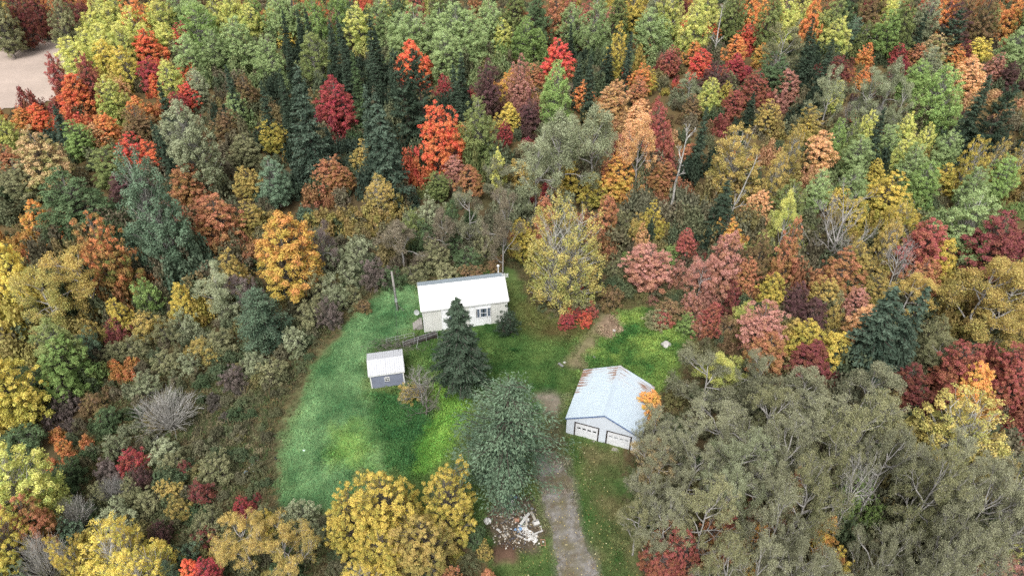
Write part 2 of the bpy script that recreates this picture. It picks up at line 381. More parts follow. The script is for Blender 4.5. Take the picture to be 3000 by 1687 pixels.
# ------------------------------------------------------------------ buildings
def metal_roof_mat(name, c, rust=0.0, streak=0.0, axis=0):
    m, t, out = nodes(name)
    tc = N(t, 'TexCoord'); base = mixc(t, noise(t, 0.6, 4), tuple(np.array(c) * 0.9), tuple(np.minimum(np.array(c) * 1.06, 0.9)))
    if rust:
        mp = N(t, 'Mapping'); mp.inputs['Scale'].default_value = (7.0, 0.35, 0.35) if axis else (0.35, 7.0, 1.0); t.links.new(tc.outputs['Object'], mp.inputs[0])
        f = noise(t, 0.9, 8, mp.outputs[0], 0.72); g = noise(t, 0.33, 2)
        f = mathn(t, 'ADD', f, mathn(t, 'MULTIPLY', mathn(t, 'SUBTRACT', g, 0.5), 0.7))
        sx_ = N(t, 'SeparateXYZ'); t.links.new(tc.outputs['Object'], sx_.inputs[0])
        f = mathn(t, 'ADD', f, mathn(t, 'MULTIPLY', mathn(t, 'SUBTRACT', sx_.outputs[0], 1.9), 0.06))
        k = ramp(t, f, [(0.60 - rust * 0.07, (0, 0, 0)), (0.655 - rust * 0.07, (1, 1, 1))])
        rc = ramp(t, noise(t, 7, 5), [(0.35, tuple(lin((92, 58, 46)))), (0.65, tuple(lin((132, 92, 72))))])
        base = mixc(t, k, base, rc)
        k2 = ramp(t, f, [(0.45, (0, 0, 0)), (0.62, (0.2, 0.2, 0.2))])
        base = mixc(t, k2, base, tuple(lin((206, 186, 168))))
    surf(t, out, base, 0.5, 0.0, spec=0.4); return m
white_roof = metal_roof_mat('white_roof_steel', (0.80, 0.80, 0.79))
shed_roof = metal_roof_mat('shed_roof_steel', (0.52, 0.53, 0.56))
shaded_roof = metal_roof_mat('shaded_roof_steel', (0.36, 0.42, 0.47))  # same white steel, with the back slope's blue-grey shade put into the colour
rust_roof = metal_roof_mat('rusted_roof_steel', (0.48, 0.56, 0.62), 1.0, axis=1)
rust_roof2 = metal_roof_mat('pitted_roof_steel', (0.46, 0.54, 0.61), 0.12, axis=1)
beige = plain('beige_siding', (0.68, 0.68, 0.64), 0.6, var=0.05, scale=1.0, dirt=(0.62, 0.61, 0.57))
offwhite = plain('white_siding', (0.86, 0.87, 0.88), 0.6, var=0.04, scale=1.0, dirt=(0.78, 0.78, 0.78))
gsiding = plain('garage_siding', (0.66, 0.71, 0.78), 0.6, var=0.05, scale=0.8, dirt=(0.58, 0.62, 0.67))
bluegrey = plain('bluegrey_siding', tuple(lin((128, 134, 152))), 0.7, var=0.08, scale=2.0, dirt=tuple(lin((118, 122, 138))))
trimw = plain('white_trim', (0.80, 0.80, 0.80), 0.6, var=0.05)
darkwood = plain('dark_frame', (0.045, 0.035, 0.03), 0.8, var=0.3)
glass_d = plain('dark_glass', (0.02, 0.025, 0.03), 0.08, var=0.3, spec=0.6)
curtain = plain('curtain_glass', tuple(lin((98, 108, 122))), 0.15, var=0.4, scale=8, spec=0.6)
doorw = plain('door_paint', (0.76, 0.77, 0.80), 0.5, var=0.05, dirt=(0.66, 0.66, 0.68))
wood_grey = plain('weathered_wood', (0.28, 0.26, 0.24), 0.9, var=0.3, scale=5)
steel_grey = plain('galvanised_pipe', (0.34, 0.36, 0.35), 0.5, var=0.2, scale=6)
concrete = plain('concrete', (0.36, 0.33, 0.30), 0.9, var=0.2)

def ribbed(name, mat, parent, o, du, dv, nrm, rib=0.23, h=0.03, thick=0.02):
    """one sheet of ribbed steel: corner o, du along which ribs repeat, dv along the ribs, nrm outwards"""
    du = Vector(du); dv = Vector(dv); nrm = Vector(nrm).normalized(); o = Vector(o); L = du.length; e = du.normalized()
    n = max(2, round(L / rib)); prof = []
    for i in range(n):
        a = L * i / n; w = L / n
        prof += [(a, 0), (a + w * 0.60, 0), (a + w * 0.70, h), (a + w * 0.90, h)]
    prof.append((L, 0))
    mb = MB(); k = len(prof)
    for base in (o, o + dv):
        mb.v += [tuple(base + e * a + nrm * (b + thick)) for a, b in prof]
    for base in (o, o + dv):
        mb.v += [tuple(base + e * a) for a in (0, L)]
    for i in range(k - 1): mb.f.append((i, i + 1, k + i + 1, k + i))
    q = 2 * k
    mb.f += [(q, q + 2, q + 3, q + 1), tuple([q, q + 1] + list(range(k - 1, -1, -1))), tuple([q + 3, q + 2] + list(range(k, 2 * k))), (q, 0, k, q + 2), (q + 1, q + 3, 2 * k - 1, k - 1)]
    me = mb.mesh(name, mat)
    return link(name, me, parent)
def gable_house(root, L, W, H, R, walls, roof_front, roof_back, roof_t, npan, over=0.18, ridge_mat=None, trim=None):
    """ridge along local x; wall box inside the eaves; returns slope helper"""
    l, w = L - over, W - over
    hw = H - 0.08
    # gable ends and back wall
    for nm, x in (('gable_wall', -l), ('gable_wall', l)):
        s = 1 if x > 0 else -1
        rr = R * w / W
        MB().prism([(x, -w, 0), (x, w, 0), (x, w, hw), (x, 0, hw + rr), (x, -w, hw)], (-s * 0.1, 0, 0)).build(nm, walls, root)
    MB().box((-l + 0.1, w - 0.1, 0), (l - 0.1, w, hw)).build('back_wall', walls, root)
    sl_ = math.hypot(W, R)
    for side, mat in ((-1, roof_front), (1, roof_back)):
        n = Vector((0, side * R, W)).normalized()
        step = 2 * L / npan
        for i in range(npan):
            x0 = -L + i * step + 0.004
            # eave corner up to ridge
            o = Vector((x0, side * W, H)); dv = Vector((0, -side * W, R))
            ribbed('roof_panel', mat, root, o + n * (0.002 * (i % 2)), (step - 0.008, 0, 0), dv, n)
        # fascia along the eave
        MB().box((-L, side * W - 0.03 * (side > 0) - 0.0, H - 0.17), (L, side * W + 0.03 * (side < 0), H - 0.005)).build('fascia', trim, root)
    rc = MB()
    d = 0.16
    zc = H + R + 0.055; s_ = R / W * d
    rc.prism([(-L - 0.02, -d, zc - s_), (-L - 0.02, 0, zc), (-L - 0.02, d, zc - s_), (-L - 0.02, d, zc - s_ - 0.02), (-L - 0.02, 0, zc - 0.02), (-L - 0.02, -d, zc - s_ - 0.02)], (2 * L + 0.04, 0, 0))
    rc.build('ridge_cap', ridge_mat or roof_front, root)
    for x in (-L - 0.012, L + 0.012):
        for side in (-1, 1):
            s = 1 if x > 0 else -1
            MB().prism([(x, side * W, H - 0.14), (x, side * W, H + 0.045), (x, side * 0.004, H + R + 0.02), (x, side * 0.004, H + R - 0.16)], (-s * 0.03 + s * 0.05, 0, 0)).build('rake_trim', trim, root)
    return l, w, hw

# --- white house
house = thing('house', 'long white house with bright white ribbed steel roof behind the spruce', 'house', (-5.93, 63.33, 0), R_(10.8))
L, W, H, R = 5.15, 2.73, 3.44, 1.47
l, w, hw = gable_house(house, L, W, H, R, beige, white_roof, shaded_roof, 0.03, 11, trim=trimw)
fr = lambda f: -l + 2 * l * f
panels = [(0, .105, beige), (.105, .215, beige), (.215, .35, offwhite), (.35, .485, offwhite), (.485, .545, beige), (.545, .625, offwhite), (.805, .90, beige), (.90, 1, beige)]
zt, zb_ = hw * 0.80, hw * 0.365
for a, b, mt in panels:
    ribbed('wall_panel', mt, house, (fr(a) + 0.003, -w + 0.1, 0.0), (fr(b) - fr(a) - 0.006, 0, 0), (0, 0, hw), (0, -1, 0), 0.2, 0.018, 0.1)
for z0, z1 in ((0, zb_), (zt, hw)):
    ribbed('wall_panel', offwhite, house, (fr(.625) + 0.003, -w + 0.1, z0), (fr(.805) - fr(.625) - 0.006, 0, 0), (0, 0, z1 - z0), (0, -1, 0), 0.2, 0.018, 0.1)
def window(root, x0, x1, z0, z1, yf, cols, rows, fm, gm, fw=0.05, frame_out=0.05):
    """framed window in a wall that faces -y at y = yf"""
    win = MB().box((x0, yf - frame_out, z0), (x1, yf + 0.06, z0 + fw)).box((x0, yf - frame_out, z1 - fw), (x1, yf + 0.06, z1)).box((x0, yf - frame_out, z0 + fw), (x0 + fw, yf + 0.06, z1 - fw)).box((x1 - fw, yf - frame_out, z0 + fw), (x1, yf + 0.06, z1 - fw)).build('window', fm, root)
    xs = [x0 + fw + (x1 - x0 - 2 * fw) * c for c in cols]; zs = [z0 + fw + (z1 - z0 - 2 * fw) * c for c in rows]
    g = 0.02
    for i in range(len(xs) - 1):
        for j in range(len(zs) - 1):
            MB().box((xs[i] + g * (i > 0), yf - 0.005, zs[j] + g * (j > 0)), (xs[i + 1] - g * (i < len(xs) - 2), yf + 0.02, zs[j + 1] - g * (j < len(zs) - 2))).build('pane', gm, win)
    for q in xs[1:-1]: MB().box((q - g, yf - 0.035, zs[0]), (q + g, yf + 0.03, zs[-1])).build('mullion', fm, win)
    if len(zs) > 2:
        for i in range(len(xs) - 1):
            for q in zs[1:-1]: MB().box((xs[i] + g * (i > 0), yf - 0.03, q - g), (xs[i + 1] - g * (i < len(xs) - 2), yf + 0.03, q + g)).build('transom', fm, win)
    return win
MB().box((fr(.625), -w + 0.03, zb_ - .02), (fr(.805), -w + 0.09, zt + .02)).build('window_back', darkwood, house)
xa, xb = fr(.632), fr(.798)
wd = xb - xa
window(house, xa + wd * .24, xa + wd * .76, zb_ + 0.01, zt - 0.01, -w - 0.02, (0, 1), (0, .47, 1), trimw, curtain, 0.07, 0.06)
window(house, xa, xa + wd * .235, zb_ + 0.01, zt - 0.01, -w - 0.02, (0, 1), (0, 1), trimw, curtain, 0.05, 0.05)
window(house, xa + wd * .765, xb, zb_ + 0.01, zt - 0.01, -w - 0.02, (0, 1), (0, 1), trimw, curtain, 0.05, 0.05)
MB().box((xa + wd * .46, -w - 0.032, zb_ + .1), (xa + wd * .55, -w - 0.026, zt - .1)).build('curtain_gap', glass_d, house)
window(house, fr(.30), fr(.385), zb_ + 0.1, zt - 0.05, -w - 0.03, (0, 1), (0, .5, 1), trimw, curtain, 0.05, 0.05)
for a in (-l - 0.02, l - 0.06): MB().box((a, -w - 0.045, 0), (a + 0.08, -w + 0.05, hw - 0.09)).build('corner_trim', trimw, house)
MB().tube([(L - 0.3, W - 0.6, H - .3), (L - 0.3, W + 0.12, H - .1), (L - 0.3, W + 0.12, H + 1.0)], 0.06, 8).build('vent_pipe', trimw, house)
MB().tube([(L - 0.3, W + 0.12, H + 1.0), (L - 0.3, W + 0.12, H + 1.06), (L - 0.3, W + 0.12, H + 1.2)], [0.16, 0.17, 0.05], 10).build('vent_cap', trimw, house)
# steps at the left end, dish on the gable, aerial on the right gable
stp = thing('entry_steps', 'weathered wooden steps at the left end of the white house', 'steps', (0, 0, 0)); stp.matrix_world = house.matrix_basis
for i in range(4):
    MB().box((-l - 0.15 - 0.28 * (4 - i), -w + 0.55, 0.16 + i * 0.22), (-l - 0.15 - 0.28 * (3 - i), -w + 1.75, 0.22 + i * 0.22)).build('tread', wood_grey, stp)
for yy in (-w + 0.56, -w + 1.68):
    MB().prism([(-l - 1.27, yy, 0), (-l - 0.15, yy, 0), (-l - 0.15, yy, .86), (-l - 0.4, yy, .8), (-l - 1.27, yy, .15)], (0, 0.06, 0)).build('stringer', wood_grey, stp)
dish = thing('satellite_dish', 'small grey satellite dish on the left gable of the white house', 'dish', (0, 0, 0)); dish.matrix_world = house.matrix_basis
mb = MB(); c0 = Vector((-L - 0.45, -1.7, 2.5)); ax = Vector((-0.3, -0.8, 0.5)).normalized(); e1 = ax.cross(Vector((0, 0, 1))).normalized(); e2 = ax.cross(e1)
rings = []
for i in range(5):
    r = 0.33 * i / 4; rings.append([c0 + ax * (r * r * 0.9) + (e1 * math.cos(q * math.pi / 8) + e2 * math.sin(q * math.pi / 8)) * max(r, .01) for q in range(16)])
for i in range(4):
    for q in range(16): mb.poly([rings[i][q], rings[i][(q + 1) % 16], rings[i + 1][(q + 1) % 16], rings[i + 1][q]])
mb.build('reflector', steel_grey, dish)
MB().tube([(-l - 0.0, -1.7, 2.1), (-L - 0.35, -1.7, 2.2), tuple(c0)], 0.025, 6).build('bracket', steel_grey, dish)
MB().tube([tuple(c0 - e2 * 0.3), tuple(c0 + ax * 0.42)], 0.015, 5).build('feed_arm', steel_grey, dish)
aer = thing('roof_aerial', 'thin white aerial at the right gable of the white house', 'aerial', (0, 0, 0)); aer.matrix_world = house.matrix_basis
MB().tube([(L + 0.12, 0.6, 3.2), (L + 0.12, 0.6, 5.0)], 0.025, 6).build('mast', trimw, aer)
for q in range(4): MB().box((L - 0.25, 0.58, 4.35 + q * 0.16), (L + 0.55, 0.62, 4.38 + q * 0.16)).build('rod', trimw, aer)

# --- blue-grey shed
shed = thing('shed', 'small blue-grey shed with pale steel roof and white corner boards', 'shed', (-13.69, 52.8, 0), R_(11.4))
L2, W2, H2, R2 = 1.91, 1.74, 2.06, 0.6
l2, w2, hw2 = gable_house(shed, L2, W2, H2, R2, bluegrey, shed_roof, shed_roof, 0.02, 4, over=0.13, trim=trimw)
wx0, wx1, wz0, wz1 = -0.30, 0.24, 0.86, 1.44
zrow = 0.0; nb = 9; bh = hw2 / nb
for i in range(nb):
    z0, z1 = i * bh, (i + 1) * bh
    segs = [(-l2 + .1, l2 - .1)] if (z1 <= wz0 or z0 >= wz1) else [(-l2 + .1, wx0), (wx1, l2 - .1)]
    for a, b in segs:
        MB().prism([(a, -w2 + 0.1, z0), (a, -w2 - 0.012, z0), (a, -w2 + 0.008, z1 - 0.003), (a, -w2 + 0.1, z1 - 0.003)], (b - a, 0, 0)).build('siding_board', bluegrey, shed)
MB().box((wx0 - .02, -w2 + .03, wz0 - .1), (wx1 + .02, -w2 + .08, wz1 + .1)).build('window_back', darkwood, shed)
window(shed, wx0, wx1, wz0, wz1, -w2 - 0.01, (0, .5, 1), (0, .5, 1), trimw, glass_d, 0.06, 0.04)
for a in (-l2 - 0.02, l2 - 0.1): MB().box((a, -w2 - 0.03, 0), (a + 0.12, -w2 + 0.06, hw2 - 0.1)).build('corner_board', trimw, shed)
MB().box((-l2, -w2, -0.12), (l2, w2, -0.002)).build('skid_base', darkwood, shed)

# --- garage: ridge along local x, doors in the gable at -x
gar = thing('garage', 'white two-door steel garage with rust-streaked ribbed roof beside the driveway', 'garage', (10.05, 46.87, 0), R_(70.6))
L3, W3, H3, R3 = 3.55, 3.8, 2.28, 1.86
step = 2 * L3 / 8
n_over = 0.12
l3, w3, hw3 = L3 - n_over, W3 - n_over, H3 - 0.07
for side, mat in ((1, rust_roof), (-1, rust_roof2)):
    n = Vector((0, side * R3, W3)).normalized()
    for i in range(8):
        ribbed('roof_panel', mat, gar, Vector((-L3 + i * step + .004, side * W3, H3)) + n * 0.003 * (i % 2), (step - .008, 0, 0), (0, -side * W3, R3), n, 0.215, 0.03)
    MB().box((-L3, side * W3 - 0.03 * (side > 0), H3 - 0.15), (L3, side * W3 + 0.03 * (side < 0), H3 - 0.005)).build('fascia', plain('blue_trim%d' % side, tuple(lin((120, 140, 176))), 0.5), gar)
    s_ = R3 / W3
    for x in (-L3 - 0.012, L3 + 0.012):
        s = 1 if x > 0 else -1
        MB().prism([(x, side * W3, H3 - 0.12), (x, side * W3, H3 + 0.03), (x, side * .004, H3 + R3 + .01), (x, side * .004, H3 + R3 - .14)], (s * 0.02, 0, 0)).build('rake_trim', plain('rake_blue', tuple(lin((96, 118, 160))), 0.5), gar)
zc = H3 + R3 + 0.06; d = 0.2; s_ = R3 / W3 * d
MB().prism([(-L3 - .03, -d, zc - s_), (-L3 - .03, 0, zc), (-L3 - .03, d, zc - s_), (-L3 - .03, d, zc - s_ - .02), (-L3 - .03, 0, zc - .02), (-L3 - .03, -d, zc - s_ - .02)], (2 * L3 + .06, 0, 0)).build('ridge_cap', rust_roof2, gar)
MB().box((-l3 + .1, w3 - .1, 0), (l3 - .1, w3, hw3)).build('side_wall', gsiding, gar)
MB().box((-l3 + .1, -w3, 0), (l3 - .1, -w3 + .1, hw3)).build('side_wall', gsiding, gar)
rr = R3 * w3 / W3
MB().prism([(l3, -w3, 0), (l3, w3, 0), (l3, w3, hw3), (l3, 0, hw3 + rr), (l3, -w3, hw3)], (-.1, 0, 0)).build('gable_wall', gsiding, gar)
# front gable: strips of ribbed siding around two door openings (seen from the front, left = +y)
DH = 1.93
doors = [(2.75, 0.48), (-0.48, -2.75)]
bays = [w3, 2.75, 1.6, 0.48, -0.48, -1.6, -2.75, -w3]
def topz(y): return hw3 + rr * (1 - abs(y) / w3)
for a, b in zip(bays[:-1], bays[1:]):
    indoor = any(a <= p + 1e-6 and b >= q - 1e-6 for p, q in doors)
    z0 = DH if indoor else 0.0
    nst = max(1, round((a - b) / 0.24))
    for i in range(nst):
        ya = a + (b - a) * i / nst; yb = a + (b - a) * (i + 1) / nst
        if ya > 0 > yb: cut = [(ya, 0), (0, yb)]
        else: cut = [(ya, yb)]
        mb = MB()
        for p, q in cut:
            mb.prism([(-l3, p, z0), (-l3, p, topz(p)), (-l3, q, topz(q)), (-l3, q, z0)], (.1, 0, 0))
            mb.prism([(-l3 - .018, p - .02, z0), (-l3 - .018, p - .02, topz(p - .02 if p > 0 else p - .02) - .02), (-l3 - .018, p - .055, topz(p - .055) - .03), (-l3 - .018, p - .055, z0)], (.017, 0, 0))
        mb.build('siding_strip', gsiding, gar)
for k, (p, q) in enumerate(doors):
    for yy in (p, q):
        s = 1 if yy == p else -1
        MB().box((-l3 - .04, min(yy, yy + s * .13), 0), (-l3 + .02, max(yy, yy + s * .13), DH + .1)).build('door_jamb', darkwood, gar)
    MB().box((-l3 - .04, q - .0, DH), (-l3 + .02, p + .0, DH + .1)).build('door_head', darkwood, gar)
    dr = MB().box((-l3 + .07, q, 0), (-l3 + .1, p, DH)).build('garage_door', doorw, gar)
    if k == 0: dr['label'] = 'white overhead door with four dark window lights'
    else: dr['label'] = 'white overhead door with four pale window lights'
    ph = DH / 4
    for r in range(4):
        if r == 2:
            # the row with lights
            W_ = p - q; lw = W_ * 0.155; gap = (W_ - 4 * lw) / 5
            ys = [p]
            for i in range(4): ys += [p - gap * (i + 1) - lw * i, p - gap * (i + 1) - lw * (i + 1)]
            ys.append(q)
            MB().box((-l3 + .03, q + .01, ph * 2 + .008), (-l3 + .068, p - .01, ph * 2.3)).build('door_section', doorw, dr)
            MB().box((-l3 + .03, q + .01, ph * 2.75), (-l3 + .068, p - .01, ph * 3 - .008)).build('door_section', doorw, dr)
            for i in range(0, len(ys), 2):
                MB().box((-l3 + .03, ys[i + 1] + .001, ph * 2.3), (-l3 + .068, ys[i] - .001, ph * 2.75)).build('door_stile', doorw, dr)
            for i in range(4):
                MB().box((-l3 + .045, ys[2 * i + 2], ph * 2.3), (-l3 + .066, ys[2 * i + 1], ph * 2.75)).build('window_light', glass_d if k == 0 else plain('hazy_light%d' % i, (0.36, 0.38, 0.40), 0.2), dr)
        else:
            MB().box((-l3 + .03, q + .01, ph * r + .008), (-l3 + .068, p - .01, ph * (r + 1) - .008)).build('door_section', doorw, dr)
MB().tube([(-l3 + 1.0, -w3 + .75, hw3 + .1), (-l3 + 1.0, -w3 + .75, hw3 + 1.05)], .05, 8).build('vent_pipe', steel_grey, gar)
MB().box((-L3 + .05, -w3, -0.1), (l3, w3, -0.003)).build('slab', concrete, gar)
MB().box((-l3 - .6, -2.9, -0.1), (-L3 + .04, 2.9, 0.015)).build('apron', concrete, gar)

# --- utility pole with its drop cable
pb = unproj(1165.5, 909)[0]; 
def height_at(base, py):
    """height above a ground point that lands on pixel row py"""
    b = -(py - 843.5) / FPX; lo, hi = 0., 30.
    for _ in range(50):
        z = (lo + hi) / 2; v = np.array([base[0], base[1], z - HC]); zz = v[1] * CP - v[2] * SP; u = (v[1] * SP + v[2] * CP) / zz
        if u < b: lo = z
        else: hi = z
    return z
ph_ = height_at(pb, 796)
pole = thing('utility_pole', 'weathered grey wooden utility pole standing in the grass left of the house', 'pole', (pb[0], pb[1], 0))
MB().tube([(0, 0, -.4), (-.06, 0, ph_ * .5), (-.12, 0.02, ph_)], [.17, .145, .11], 12).build('pole_shaft', wood_grey, pole, True)
MB().box((-.14, -.26, 1.5), (.12, -.15, 2.0)).build('meter_box', steel_grey, pole)
MB().tube([(.0, -.19, .2), (-.02, -.18, 3.4)], .03, 6).build('conduit', steel_grey, pole)
MB().tube([(.1, -.05, .9), (.75, -.15, .06)], .025, 6).build('stay_brace', wood_grey, pole)
p0 = Vector((pb[0] - .1, pb[1] - .15, 3.9)); q = shed.matrix_basis @ Vector((1.5, 1.2, 2.3))
pts = [p0.lerp(q, i / 14) - Vector((0, 0, 1.1 * 4 * (i / 14) * (1 - i / 14) * .5)) for i in range(15)]
o = MB().tube(pts, .018, 5).build('drop_cable', plain('cable_black', (.05, .05, .05), .6))
o['label'] = 'thin dark cable sagging from the pole to the shed roof'; o['category'] = 'cable'

# --- ramp with pipe rails in front of the left end of the house
def h1(x, y): return unproj(1000 + x * 600 / 1976, 760 + y * 600 / 1976)
def rail_run(parent, a, b, hgt, n):
    a = Vector((*h1(*a)[0][:2], 0)); b = Vector((*h1(*b)[0][:2], 0))
    for k in (1.0, .55): MB().tube([a + Vector((0, 0, hgt * k)), b + Vector((0, 0, hgt * k))], .016, 6).build('rail', steel_grey, parent)
    for i in range(n):
        p = a.lerp(b, i / (n - 1)); MB().tube([p + Vector((0, 0, -.2)), p + Vector((0, 0, hgt + .02))], .03, 6).build('post', steel_grey, parent)
    return a, b
f1 = thing('pipe_railing', 'two-bar grey pipe railing in the grass left of the house corner', 'railing'); rail_run(f1, (440, 815), (705, 760), .85, 4)
ramp_ = thing('access_ramp', 'dark plank ramp with pipe handrail in front of the house corner', 'ramp')
a = Vector((*h1(600, 840)[0][:2], 0)); b = Vector((*h1(930, 760)[0][:2], 0)); dd = (b - a).normalized(); nn = Vector((-dd.y, dd.x, 0))
for i in range(18):
    p = a.lerp(b, i / 18); qv = a.lerp(b, (i + .9) / 18); z = .08 + .5 * i / 18
    MB().prism([p - nn * .1 + Vector((0, 0, z)), qv - nn * .1 + Vector((0, 0, z + .025)), qv + nn * .75 + Vector((0, 0, z + .025)), p + nn * .75 + Vector((0, 0, z))], (0, 0, .04)).build('deck_plank', plain('old_plank%d' % (i % 3), (.04 + .01 * (i % 3), .036 + .009 * (i % 3), .034 + .008 * (i % 3)), .9), ramp_)
for e in (0, .65):
    MB().prism([a + nn * e, b + nn * e, b + nn * e + Vector((0, 0, .55)), a + nn * e + Vector((0, 0, .07))], nn * .05).build('ramp_beam', darkwood, ramp_)
for k in (.95, .5): MB().tube([a - nn * .06 + Vector((0, 0, k * .8)), b - nn * .06 + Vector((0, 0, .5 + k * .8))], .016, 6).build('rail', steel_grey, ramp_)
for i in range(4):
    p = a.lerp(b, i / 3) - nn * .06; MB().tube([p, p + Vector((0, 0, .85 + .5 * i / 3))], .03, 6).build('post', steel_grey, ramp_)
MB().tube([a.lerp(b, .33) - nn * .8, a.lerp(b, .45) - nn * .05 + Vector((0, 0, 1.0))], .025, 6).build('stay', steel_grey, ramp_)

# --- bench deck built round the spruce trunk
tbx, _ = unproj(1356, 1160)
deck = thing('tree_bench', 'grey wooden bench deck built round the spruce trunk', 'bench', (tbx[0] - .15, tbx[1] + 0.9, 0), R_(-8))
for i in range(5): MB().box((-.15 + .24 * i, -.15, 1.02), (.06 + .24 * i, .85, 1.06)).build('deck_board', plain('bench_grey', (.34, .32, .31), .9), deck)
for p in ((-1.35, -.8), (.95, -.8), (-1.35, .85), (.95, .85)): MB().box((p[0], p[1], 0), (p[0] + .1, p[1] + .1, 1.0)).build('leg', wood_grey, deck)
for s in ((-1.35, -.8, 1.05, -.7), (-1.35, .85, 1.05, .95)): MB().box((s[0], s[1], .92), (s[2], s[3], 1.01)).build('side_rail', wood_grey, deck)
for x in (-1.35, -.5, .95): MB().box((x, -.69, .93), (x + .09, .84, 1.0)).build('cross_rail', wood_grey, deck)

# ------------------------------------------------------------------ trees: one crown and trunk mesh per kind and variant, shared by the copies
UP = np.array([0, 0, 1.0])
def nrmz(v): return v / (np.linalg.norm(v, axis=-1, keepdims=True) + 1e-9)
def leaves(P, Nn, Ln, Wd, rng, axis=None):
    """diamond leaves folded a little along the midrib: centres P, normals Nn, half length Ln, half width Wd"""
    n = len(P); r = rng.normal(size=(n, 3)) if axis is None else axis + rng.normal(size=(n, 3)) * .35
    T = nrmz(r - (r * Nn).sum(1, keepdims=True) * Nn); B = np.cross(Nn, T)
    Ln = np.asarray(Ln).reshape(-1, 1) * np.ones((n, 1)); Wd = np.asarray(Wd).reshape(-1, 1) * np.ones((n, 1))
    V = np.stack([P - T * Ln, P + B * Wd - Nn * Wd * .35, P + T * Ln - Nn * Ln * .2, P - B * Wd - Nn * Wd * .35], 1).reshape(-1, 3)
    return V, np.arange(4 * n).reshape(n, 4)
def tubes(segs, k=3):
    """segs: list of (p0, p1, r0, r1) -> quads"""
    A = np.array([s[0] for s in segs]); B = np.array([s[1] for s in segs]); r0 = np.array([s[2] for s in segs])[:, None, None]; r1 = np.array([s[3] for s in segs])[:, None, None]
    t = nrmz(B - A); ref = np.where(np.abs(t[:, 2:3]) < .9, UP, np.array([1., 0, 0])); a = nrmz(np.cross(t, ref)); b = np.cross(t, a)
    w = np.arange(k) * 2 * np.pi / k
    ring = a[:, None] * np.cos(w)[None, :, None] + b[:, None] * np.sin(w)[None, :, None]
    V = np.concatenate([A[:, None] + ring * r0, B[:, None] + ring * r1], 1).reshape(-1, 3); n = len(segs); o = np.arange(n)[:, None] * 2 * k
    q = np.arange(k); r = (q + 1) % k
    F = np.stack([o + q, o + r, o + k + r, o + k + q], 2).reshape(-1, 4)
    return V, F
def spherical(rng, n): return nrmz(rng.normal(size=(n, 3)))
def bundle(parts):
    V, F, off = [], [], 0
    for v, f in parts: V.append(v); F.append(f + off); off += len(v)
    return np.concatenate(V), np.concatenate(F)
def path(p, q, rng, n, bend):
    """crooked line from p to q"""
    pts = [p + (q - p) * i / n for i in range(n + 1)]
    return [pts[0]] + [x + rng.normal(size=3) * bend for x in pts[1:-1]] + [pts[-1]]
def segs_of(pts, r0, r1):
    n = len(pts) - 1; return [(pts[i], pts[i + 1], r0 + (r1 - r0) * i / n, r0 + (r1 - r0) * (i + 1) / n) for i in range(n)]

